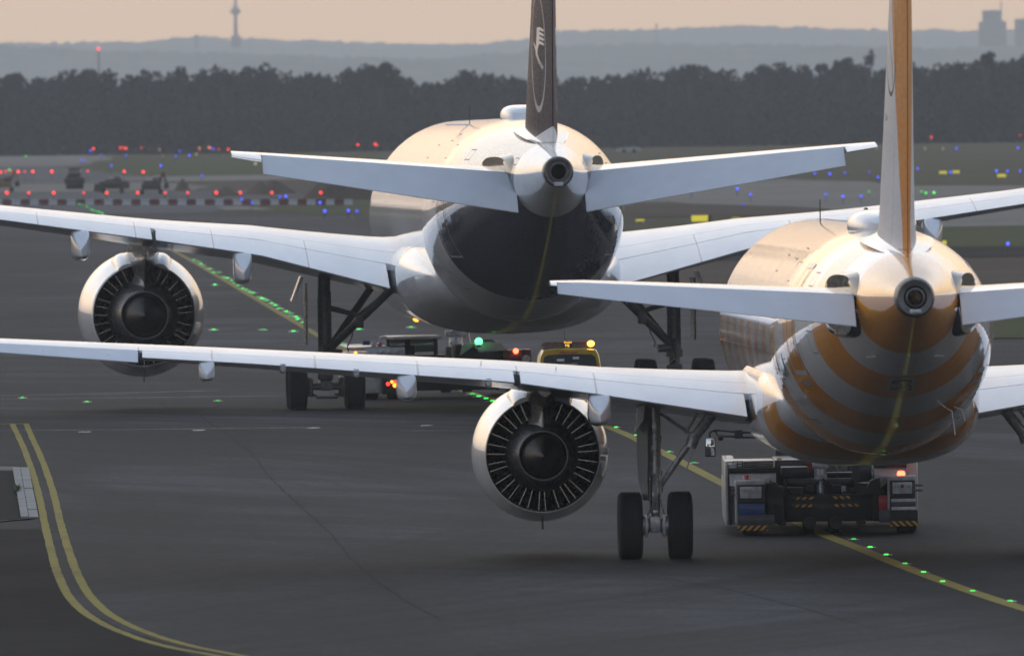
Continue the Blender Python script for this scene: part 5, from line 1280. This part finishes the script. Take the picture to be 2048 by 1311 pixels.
# ---------------------------------------------------------------- near tug
def near_tug(root_x, yaw):
    D = 303.7; S = 102.0
    root = empty('aircraft_tug', (root_x, D, 0), yaw, label='low white and charcoal tug with two rear lamp pods, under the orange striped airliner', cat='aircraft tug', group='aircraft tugs')
    X = lambda p: (p - 1636) / S
    Z = lambda y: (1071.5 - y) / S
    def bx(mb, x0, x1, y0, y1, d0, d1, bev=.015): mb.box((X(x0), d0, Z(y1)), (X(x1), d1, Z(y0)), bev); return mb
    mb = MB(); bx(mb, 1443, 1449, 926, 1050, .7, 9.0, .02); bx(mb, 1449, 1466, 926, 1048, .8, 9.0, .03); bx(mb, 1806, 1829, 926, 1050, .7, 9.0, .05); body = mb.build('side_hull', M['tugwhite'], root)
    mb = MB(); bx(mb, 1449.5, 1455, 952, 1049, .66, .72, .004); mb.build('hull_gap_strip', M['black'], root)  # black strip laid on the rear face in place of a shaded gap
    mb = MB(); bx(mb, 1466, 1545, 945, 1040, .75, 3.0, .05); bx(mb, 1742, 1806, 940, 1040, .75, 3.0, .05); bx(mb, 1545, 1742, 925, 1030, 3.2, 7.0, .03); mb.build('deck_hull', M['tuggrey'], root)
    for s, (a, b, y0, y1) in ((-1, (1452, 1545, 945, 970)), (1, (1742, 1808, 940, 966))):
        mb = MB()
        mb.grid([[(X(a), .45, Z(y1)), (X(b), .45, Z(y1 + 3))], [(X(a), .74, Z(y0)), (X(b), .74, Z(y0))]])
        mb.grid([[(X(a), .45, Z(y1)), (X(b), .45, Z(y1 + 3))], [(X(a), .76, Z(y1) - .01), (X(b), .76, Z(y1 + 3) - .01)]])
        mb.build('sloping_cover', M['tugwhite'], root, weld=True)
    mb = MB(); mb.prism([(X(1545), Z(950)), (X(1542), Z(992)), (X(1510), Z(960))], .42, .46); mb.prism([(X(1742), Z(950)), (X(1744), Z(985)), (X(1778), Z(960))], .42, .46); mb.build('corner_gusset', M['tugwhite'], root)
    for q in ((1451, 1544, 935, 945.5), (1741, 1807, 927, 939.5)): mb = MB(); bx(mb, *q, .70, .9, .01); mb.build('dark_intake', M['tugdark'], root)
    mb = MB(); bx(mb, 1443, 1542, 921, 935, 1.0, 3.0, .03); lv = mb.build('louvre_housing', M['tugwhite'], root)
    for k in range(3):
        mb = MB(); bx(mb, 1481, 1540, 924 + 4 * k, 925.8 + 4 * k, .975, 1.05, .003); mb.build('louvre_slot', M['black'], lv)
    mb = MB(); bx(mb, 1459, 1479, 921, 933.5, .90, .96, .004); wl = mb.build('work_lamp', M['black'], root)
    for i in range(2):
        for j in range(2):
            mb = MB(); bx(mb, 1461 + 9 * i, 1468.5 + 9 * i, 922.5 + 6 * j, 927 + 6 * j, .885, .90, .003); mb.build('lamp_pane', M['plate'], wl)
    # rear pods
    for s, x0, x1, dy, lit in ((-1, 1466, 1526, 0, 0), (1, 1771, 1827, -5, 1)):
        pod = empty('rear_pod'); pod.parent = root
        mb = MB(); bx(mb, x0, x1 - 4, 962 + dy, 1049 + dy, .02, .72, .03); sh = mb.build('pod_shell', M['tuggrey'], pod)
        mb = MB(); bx(mb, x0 - 3, x1 - 3, 958 + dy, 968 + dy, .0, .70, .03); bx(mb, x0 - 4, x0 + 2, 958 + dy, 1045 + dy, .05, .7, .02); mb.build('pod_cover', M['tugwhite'], pod)
        mb = MB(); bx(mb, x0 + 3, x1 - 8, 968 + dy, 996 + dy, -.02, .03, .01); mb.build('lamp_housing', M['black'], pod)
        mb = MB(); bx(mb, x0 + 6, x1 - 11, 971 + dy, 994 + dy, -.035, -.02, .008); mb.build('lamp_plate', M['plate'], pod)
        for k in range(3):
            cx = x0 + 13 + 13 * k; mb = MB(); mb.lathe([(.045, -.02), (.047, .012), (.036, .015), (.030, .0), (.001, -.01)], (X(cx), -.045, Z(979 + dy)), 'Y', 20)
            mb.build('round_lamp', M['redlens'] if (lit and k == 1) else M['bulb'], pod)
            mb = MB(); mb.lathe([(.022, -.01), (.022, .01), (.001, .012)], (X(cx), -.045, Z(989 + dy)), 'Y', 14); mb.build('small_lamp', M['metal'] if k != 1 else M['redlens'], pod)
        mb = MB(); bx(mb, x0 + 2, x1 - 6, 997 + dy, 1004 + dy, -.01, .03, .01); mb.build('fixing_strip', M['tugdark'], pod)
        mb = MB(); bx(mb, x0 + 3, x1 - 6, 1004 + dy, 1027 + dy, .0, .04, .01); mb.build('centre_panel', M['tugblue'] if s < 0 else M['tuggrey'], pod)
        if s > 0:
            for k in range(3): mb = MB(); bx(mb, x0 + 3, x1 - 4, 999 + 8 * k, 1005.5 + 8 * k, -.03, .01, .01); mb.build('ribbed_step', M['plate'] if k != 1 else M['tuggrey'], pod)
        mb = MB(); bx(mb, x0, x1 + (14 if s < 0 else 0), 1027 + dy, 1049 + dy, -.04, .1, .012); mb.build('bumper_plate', M['tuggrey'] if s < 0 else M['tugdark'], pod)
        if s > 0: mb = MB(); bx(mb, x0 - 22, x0, 1021, 1046, -.03, .3, .02); mb.build('bumper_plate', M['tuggrey'], pod)
        mb = MB(); bx(mb, x0 + (0 if s < 0 else 0), x1, 1048.5 + dy, 1059 + dy, -.06, .0, .004); mb.build('hazard_plate', M['hazL'] if s < 0 else M['hazR'], pod)
        mb = MB(); cx = X(x0 + 20 + (4 if s > 0 else 0)); mb.tube((cx, .3, Z(962 + dy)), (cx, .3, Z(959 + dy)), .09, .08, 16); mb.build('beacon_base', M['tuggrey'], pod)
        mb = MB(); mb.lathe([(.075, 0), (.078, .05), (.06, .095), (.001, .10)], (cx, .3, Z(959 + dy)), 'Z', 20); mb.build('beacon', M['e_red_hot'] if lit else M['redlens'], pod)
        mb = MB(); mb.tube((X(x0 + 8), .25, Z(961 + dy)), (X(x0 + 30), .25, Z(961 + dy)), .02, .02, 8); mb.tube((X(x0 + 32), .2, Z(962 + dy)), (X(x0 + 46), .2, Z(960 + dy)), .035, .035, 8); mb.build('grab_rail', M['gear'], pod)
        mb = MB()
        for zz in (978, 988): e0, e1 = (X(x0 - 12), X(x0 + 2)) if s < 0 else (X(x1 - 4), X(x1 + 11)); mb.box((min(e0, e1), .15, Z(zz + dy) - .02), (max(e0, e1), .22, Z(zz + dy) + .02), .006)
        mb.build('side_bracket', M['gear_dark'], pod)
        tx = X(1496) if s < 0 else X(1806); tyre('tyre', pod, tx, 1.25, .45, .45, .40); rim(pod, tx, 1.25, .45, .45, .40)
        tyre('tyre', pod, tx, 7.6, .5, .50, .42)
    mb = MB(); bx(mb, 1749, 1769, 992, 1021, .1, .5, .02); mb.build('red_panel', M['red'], root)
    mb = MB(); bx(mb, 1527, 1541, 1006, 1027, .2, .6, .01); mb.build('step_box', M['soil2'], root)
    # cradle
    mb = MB(); bx(mb, 1541, 1750, 990, 1044, .5, 1.2, .03); bx(mb, 1545, 1600, 975, 1000, .6, 1.5, .03); bx(mb, 1705, 1765, 968, 1000, .6, 1.5, .03)
    bx(mb, 1524, 1560, 972, 1046, .2, .8, .03); bx(mb, 1738, 1752, 985, 1044, .25, .8, .03)
    for xx in (1612, 1664): mb.tube((X(xx), .35, Z(1046)), (X(xx), .9, Z(1046)), .12, .12, 18)
    for xx in (1555, 1714): bx(mb, xx - 9, xx + 9, 1040, 1050, .4, .9, .03)
    cr = mb.build('cradle_frame', M['tugdark'], root)
    mb = MB(); mb.prism([(X(1524), Z(966)), (X(1542), Z(963)), (X(1562), Z(982)), (X(1562), Z(992)), (X(1522), Z(990))], .15, .7); mb.build('clamp_arm', M['tugdark'], cr); mb = MB(); mb.prism([(X(1720), Z(988)), (X(1734), Z(962)), (X(1752), Z(957)), (X(1755), Z(990))], .15, .7); mb.build('clamp_arm', M['tugdark'], cr)
    for a, b in (((1579, 994), (1622, 999.5)), ((1577, 1009), (1617, 1014.5))): mb = MB(); bx(mb, a[0], b[0], a[1], b[1], .44, .49, .002); mb.build('hazard_bar', M['hazL'], cr)
    for a, b in (((1657, 993), (1693, 999)), ((1661, 1009), (1710, 1014.5))): mb = MB(); bx(mb, a[0], b[0], a[1], b[1], .44, .49, .002); mb.build('hazard_bar', M['hazR'], cr)
    mb = MB(); bx(mb, 1557, 1612, 937, 957, 1.9, 3.15, .02); bx(mb, 1570, 1700, 960, 972, 1.4, 1.9, .02); bx(mb, 1650, 1700, 949, 957, 1.9, 3.0, .02); mb.prism([(X(1696), Z(925)), (X(1712), Z(925)), (X(1716), Z(982)), (X(1704), Z(982))], 1.2, 1.9)
    bx(mb, 1565, 1592, 982, 991, 1.0, 1.4, .02); bx(mb, 1692, 1712, 979, 990, 1.0, 1.4, .02); mb.build('winch_housing', M['tuggrey'], root)
    mb = MB(); bx(mb, 1585, 1600, 975, 988, .95, 1.0, .004); bx(mb, 1675, 1685, 974, 987, .95, 1.0, .004); mb.build('guide_roller_frame', M['plate'], root)
    mb = MB(); mb.tube((X(1606), 1.0, Z(983)), (X(1622), 1.0, Z(983)), .11, .11, 16); mb.build('guide_roller', M['black'], root); mb = MB(); mb.tube((X(1658), 1.0, Z(982)), (X(1676), 1.0, Z(982)), .11, .11, 16); mb.build('guide_roller', M['black'], root)
    gr = MB()
    for k in range(9): bx(gr, 1650, 1692, 931 + 2.0 * k, 931.9 + 2.0 * k, 3.12, 3.2, .002)
    gr.build('radiator_grille', M['plate'], root)
    mb = MB(); mb.prism([(X(1608), Z(926)), (X(1626), Z(924)), (X(1622), Z(945)), (X(1614), Z(952)), (X(1609), Z(944))], 2.6, 2.75); mb.build('red_cover', M['red'], root)
    mb = MB(); mb.path([(X(1560), .5, Z(960)), (X(1565), .45, Z(975)), (X(1575), .6, Z(985)), (X(1600), .8, Z(988))], .018); mb.path([(X(1532), .3, Z(960)), (X(1556), .3, Z(979))], .012); mb.path([(X(1640), 1.2, Z(960)), (X(1660), 1.1, Z(975)), (X(1690), .9, Z(990))], .018)
    mb.path([(X(1665), 3.0, Z(928)), (X(1672), 2.4, Z(948)), (X(1668), 1.9, Z(965))], .02); mb.build('hydraulic_hose', M['black'], root)
    # cab at the front, under and ahead of the nose
    mb = MB(); mb.box((-.85, 9.6, .55), (1.2, 11.6, 1.28), .06); mb.box((-1.90, 6.9, .45), (1.9, 9.7, 1.05), .05); cab = mb.build('cab', M['tugwhite'], root)
    mb = MB(); mb.box((-.80, 9.65, 1.28), (1.1, 11.4, 1.95), .05); mb.build('cab_windows', M['glass'], cab)
    mb = MB(); mb.box((-.85, 9.5, 1.95), (1.15, 11.5, 2.03), .03); mb.build('cab_roof', M['tugwhite'], cab)
    mb = MB(); bx(mb, 1550, 1560, 921, 936, 3.4, 3.5, .01); mb.build('amber_post', M['yellow'], root)
    mb = MB(); mb.lathe([(.07, 0), (.07, .05), (.001, .07)], (X(1793), 4.0, 1.52), 'Z', 16); mb.build('beacon', M['e_red_hot'], root)
    # mirror on its long arm, reaching out of the cab side
    mi = MB(); r = .022
    mi.path([(-.8, 10.2, 1.86), (-1.45, 10.2, 1.86), (-1.62, 10.1, 1.88), (-2.0, 10.0, 1.92), (-2.12, 10.0, 1.88), (-2.12, 10.0, 1.76)], r); mi.path([(-.8, 10.2, 1.76), (-1.45, 10.2, 1.76), (-1.62, 10.1, 1.78), (-1.95, 10.0, 1.80), (-2.0, 10.0, 1.90)], r)
    mi.box((-1.62, 10.02, 1.74), (-1.45, 10.22, 1.92), .02); arm = mi.build('mirror_arm', M['black'], root)
    mi = MB(); mi.box((-2.22, 9.96, 1.38), (-2.00, 10.06, 1.78), .03); mi.ball((-1.9, 10.0, 1.76), .06, 6); mir = mi.build('mirror', M['black'], arm)
    mi = MB(); mi.box((-2.20, 9.945, 1.40), (-2.02, 9.97, 1.76), .02); mi.build('mirror_glass', M['mirror'], mir)
M['mirror'] = simple('mirror_glass', (.75, .77, .78), .04, 1.0, 0, .02, 2)
near_tug(6.03, -.006)

# ---------------------------------------------------------------- far tug
def far_tug():
    D = 476.0; S = FPX / D; o = at(900, 800, D)
    root = empty('aircraft_tug', (o.x, D, 0), .05, label='tug with a lit green beacon and glazed cab, under the dark-tailed airliner', cat='aircraft tug', group='aircraft tugs')
    X = lambda p: (p - 900) / S
    Z = lambda y: (802.5 - y) / S
    def bx(mb, x0, x1, y0, y1, d0, d1, bev=.02): mb.box((X(x0), d0, Z(y1)), (X(x1), d1, Z(y0)), bev); return mb
    mb = MB(); bx(mb, 700, 762, 712, 792, .6, 9, .05); bx(mb, 1000, 1058, 740, 790, .8, 9, .05); mb.build('side_hull', M['tugwhite'], root)
    mb = MB(); bx(mb, 699, 757, 697, 703, .5, 8, .02); mb.build('deck_edge', M['tugwhite'], root)
    mb = MB(); mb.grid([[(X(728), .4, Z(700)), (X(812), .4, Z(698))], [(X(752), .2, Z(718)), (X(812), .2, Z(718))]]); mb.prism([(X(728), Z(697)), (X(775), Z(695)), (X(795), Z(702)), (X(812), Z(718)), (X(755), Z(718))], .4, 2.5); mb.build('sloping_cover', M['tugwhite'], root)
    mb = MB(); bx(mb, 729, 766, 755, 790, .5, .6, .02); mb.build('side_locker', M['plate'], root)
    mb = MB(); bx(mb, 733, 762, 760, 788, .47, .5, .01); mb.build('locker_door', M['tugwhite'], root)
    mb = MB(); bx(mb, 766, 798, 745, 792, .3, 1.2, .03); bx(mb, 798, 1004, 742, 786, .8, 2.4, .03); bx(mb, 916, 1010, 696, 740, 1.2, 3.5, .06); mb.build('cradle_frame', M['tugdark'], root)
    mb = MB(); mb.prism([(X(924), Z(716)), (X(930), Z(693)), (X(985), Z(690)), (X(1004), Z(692)), (X(1020), Z(708)), (X(962), Z(712)), (X(950), Z(699))], .6, 1.1); mb.prism([(X(950), Z(694)), (X(1002), Z(692)), (X(1020), Z(707)), (X(963), Z(709))], .45, .62); mb.build('right_cover', M['tugwhite'], root)
    mb = MB(); bx(mb, 1008, 1046, 707, 735, .3, 1.5, .04); bx(mb, 1044, 1066, 706, 735, .4, 1.4, .04); mb.build('rear_pod', M['darkred'], root)
    mb = MB(); mb.tube((X(1055), .33, Z(726)), (X(1055), .42, Z(726)), .13, .13, 20); mb.build('round_cap', M['gear'], root)
    for px, py, r, mt, nm in ((1034, 709, .085, 'e_red_hot', 'beacon'), (960, 689, .12, 'e_green_hot', 'beacon'), (713, 708, .05, 'e_amber', 'side_marker'), (777, 771, .06, 'e_red', 'rear_lamp'), (785, 767, .05, 'e_amber', 'rear_lamp'), (792, 766, .05, 'e_red', 'rear_lamp'), (791, 774, .07, 'e_amber', 'rear_lamp')):
        mb = MB(); mb.ball((X(px), .25, Z(py)), r, 8, 1.0); mb.build(nm, M[mt], root)
    mb = MB(); mb.tube((X(960), .25, Z(700)), (X(960), .25, Z(691)), .08, .08, 12); mb.lathe([(.30, 0), (.30, .05), (.2, .10), (.001, .11)], (X(977), .9, Z(692)), 'Z', 24); mb.build('beacon_base', M['tuggrey'], root)
    mb = MB(); bx(mb, 770, 905, 717, 745, 2.6, 5.6, .04); cab = mb.build('cab', M['tugdark'], root)
    mb = MB(); bx(mb, 784, 892, 678, 684, 2.2, 5.4, .03); mb.build('cab_roof', M['tugwhite'], cab)
    mb = MB(); bx(mb, 786, 890, 684, 712, 5.0, 5.05, .01); mb.build('windscreen', M['greenglass'], cab)
    mb = MB(); bx(mb, 781, 787, 682, 718, 2.4, 2.6, .01); bx(mb, 876, 884, 684, 716, 2.4, 2.6, .01); mb.build('cab_pillar', M['tugdark'], cab)
    mb = MB(); bx(mb, 818, 842, 697, 716, 3.6, 3.8, .06); bx(mb, 822, 833, 686, 697, 3.6, 3.75, .05); bx(mb, 788, 806, 700, 716, 3.4, 3.6, .06); mb.build('seat', M['black'], cab)
    mb = MB(); bx(mb, 768, 783, 677, 684, 2.3, 2.6, .03); mb.build('work_lamp', M['tugwhite'], cab)
    mb = MB(); bx(mb, 756, 806, 703, 712, .25, .4, .01); mb.build('lamp_plate', M['plate'], root)
    for k in range(3): mb = MB(); mb.ball((X(764 + 16 * k), .24, Z(707.5)), .05, 6); mb.build('round_lamp', M['bulb'], root)
    mb = MB(); bx(mb, 728, 742, 684, 693, .5, .56, .005); mb.build('grid_lamp', M['tugblue'], root)
    mb = MB(); mb.ball((X(762), .5, Z(693)), .09, 6); mb.build('unlit_beacon', M['redlens'], root)
    mb = MB(); mb.prism([(X(745), Z(697)), (X(748), Z(688)), (X(752), Z(688)), (X(756), Z(697))], .6, .8); mb.build('exhaust_stack', M['tugwhite'], root)
    mb = MB(); bx(mb, 896, 908, 700, 745, .9, 1.4, .02); mb.tube((X(905), .8, Z(712)), (X(901), .8, Z(705)), .05, .05, 8); mb.build('clamp_arm', M['gear_dark'], root)
    for px, d in ((745, .9), (790, 1.0), (1030, 1.1)): tyre('tyre', root, X(px), d, .42, .42, .42)
M['darkred'] = simple('tug_dark_red', (.10, .012, .012), .4, 0, .4, .3, 6)
M['greenglass'] = simple('greenish_windscreen', (.16, .20, .19), .15, 0, .8, .2, 2)
far_tug()

# ---------------------------------------------------------------- follow-me van
def van():
    D = 424.0; S = FPX / D; o = at(1141, 835, D); X = lambda p: (p - 1141) / S; Z = lambda y: (855.5 - y) / S
    root = empty('follow_me_van', (o.x, D, 0), .03, label='yellow follow-me van with a lit amber roof bar, seen from behind over the near wing', cat='van')
    # cross-section narrowing to the roof, lofted along the length
    def sec(y, zt, wt, wb=.92, zb_=.30, belt=1.28):
        L = [(-wb, zb_), (-wb * 1.01, .7), (-wb, belt), (-wt - .02, zt - .16), (-wt + .06, zt - .03), (-wt * .5, zt), (wt * .5, zt), (wt - .06, zt - .03), (wt + .02, zt - .16), (wb, belt), (wb * 1.01, .7), (wb, zb_)]
        return [Vector((a * .97, y, b * 1.098)) for a, b in L]
    mb = MB(); mb.grid([sec(.02, 1.93, .76, .86), sec(.0, 1.955, .79, .90, .32), sec(.10, 1.975, .81, .92), sec(1.6, 1.985, .82), sec(2.7, 1.95, .80), sec(3.1, 1.75, .76), sec(3.55, 1.22, .80, .88, .3, 1.05), sec(4.3, 1.05, .76, .84, .32, .85), sec(4.45, .8, .70, .8, .35, .7)], closed=True, caps=True)
    body = mb.build('van_body', M['yellow'], root, 40)
    mb = MB(); P = [(1090, 738), (1088, 724), (1090, 714), (1097, 709), (1141, 707.5), (1185, 709), (1192, 714), (1197, 738), (1196, 752), (1092, 752)]
    mb.prism([(X(a), Z(b)) for a, b in P], -.012, .03); rw = mb.build('rear_window', M['glass'], body)
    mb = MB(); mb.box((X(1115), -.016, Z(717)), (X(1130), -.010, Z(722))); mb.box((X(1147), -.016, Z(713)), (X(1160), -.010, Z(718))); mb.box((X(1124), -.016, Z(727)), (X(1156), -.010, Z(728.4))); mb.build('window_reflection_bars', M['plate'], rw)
    mb = MB(); mb.box((X(1122), -.02, Z(705)), (X(1158), .02, Z(702.8)), .004); mb.build('brake_light', M['redlens'], body)
    mb = MB(); mb.box((X(1090), .5, Z(697) - .03), (X(1190), 1.0, Z(693)), .02); mb.build('roof_rack', M['tuggrey'], root)
    mb = MB(); mb.prism([(X(1086), Z(694)), (X(1087), Z(687)), (X(1092), Z(684)), (X(1190), Z(684)), (X(1193), Z(688)), (X(1193), Z(694))], .55, .95); bar = mb.build('light_bar', M['barbrown'], root)
    mb = MB(); mb.ball((X(1185), .5, Z(688)), .10, 8, .85); mb.build('amber_beacon', M['e_amber_hot'], bar)
    bk = MB(); bk.box((X(1129), .50, Z(695)), (X(1147), .56, Z(681.5)), .01); pn = bk.build('sign_panel', M['tugdark'], bar)
    vs, fs = text_pts('YUG', .095)
    for t, zz in (('FOLLOW', Z(687)), ('ME', Z(693.5))):
        sz = .085 if t != 'ME' else .095; w = .098 if t != 'ME' else .065
        text_on('lit_lettering', t, sz, lambda u, v, zz=zz, w=w, t=t: Vector((X(1138.3) - w + u * (.62 if t != 'ME' else 1.0), .492, zz + v)), M['e_led'], pn)
    mb = MB()
    for s in (-1, 1): mb.box((s * .93 - .07, 3.0, 1.05), (s * .93 + .07, 3.12, 1.3), .02)
    mb.build('door_mirror', M['black'], root)
    for s in (-1, 1):
        for y in (.75, 3.65): tyre('tyre', root, s * .80, y, .33, .335, .22); rim(root, s * .80, y, .33, .335, .22)
        mb = MB(); mb.box((s * .80 - .05, -.03, .85), (s * .80 + .05, .05, 1.35), .02); mb.build('tail_lamp', M['redlens'], body)
    mb = MB(); mb.box((-.86, -.08, .32), (.86, .06, .55), .04); mb.build('rear_bumper', M['tugdark'], body)
    mb = MB(); mb.box((-.26, -.02, .72), (.26, .0, .84)); mb.build('number_plate', M['plate'], body)
    mb = MB(); mb.tube((X(1135), 1.2, 1.95), (X(1134), 1.2, 2.65), .012, .006, 6); mb.build('whip_aerial', M['black'], root)
M['barbrown'] = simple('light_bar_brown', (.10, .035, .02), .25, 0, .8, .3, 6)
van()

nb_root, NB = narrow_body()
wb_root, WB = wide_body()

# ---------------------------------------------------------------- haze: even air between the camera and the hills
mb = MB(); mb.box((-7500, -150, -12), (7500, 20100, 330)); hz = mb.build('haze', M['white'], smooth=False)
hm = bpy.data.materials.new('haze_air'); hm.use_nodes = True; t = hm.node_tree; t.nodes.clear()
pv = t.nodes.new('ShaderNodeVolumePrincipled'); ho = t.nodes.new('ShaderNodeOutputMaterial'); t.links.new(pv.outputs[0], ho.inputs['Volume'])
pv.inputs['Color'].default_value = (.88, .93, .97, 1); pv.inputs['Density'].default_value = 1 / 12000; pv.inputs['Anisotropy'].default_value = 0.35
hz.data.materials.clear(); hz.data.materials.append(hm); tag(hz, kind='stuff')
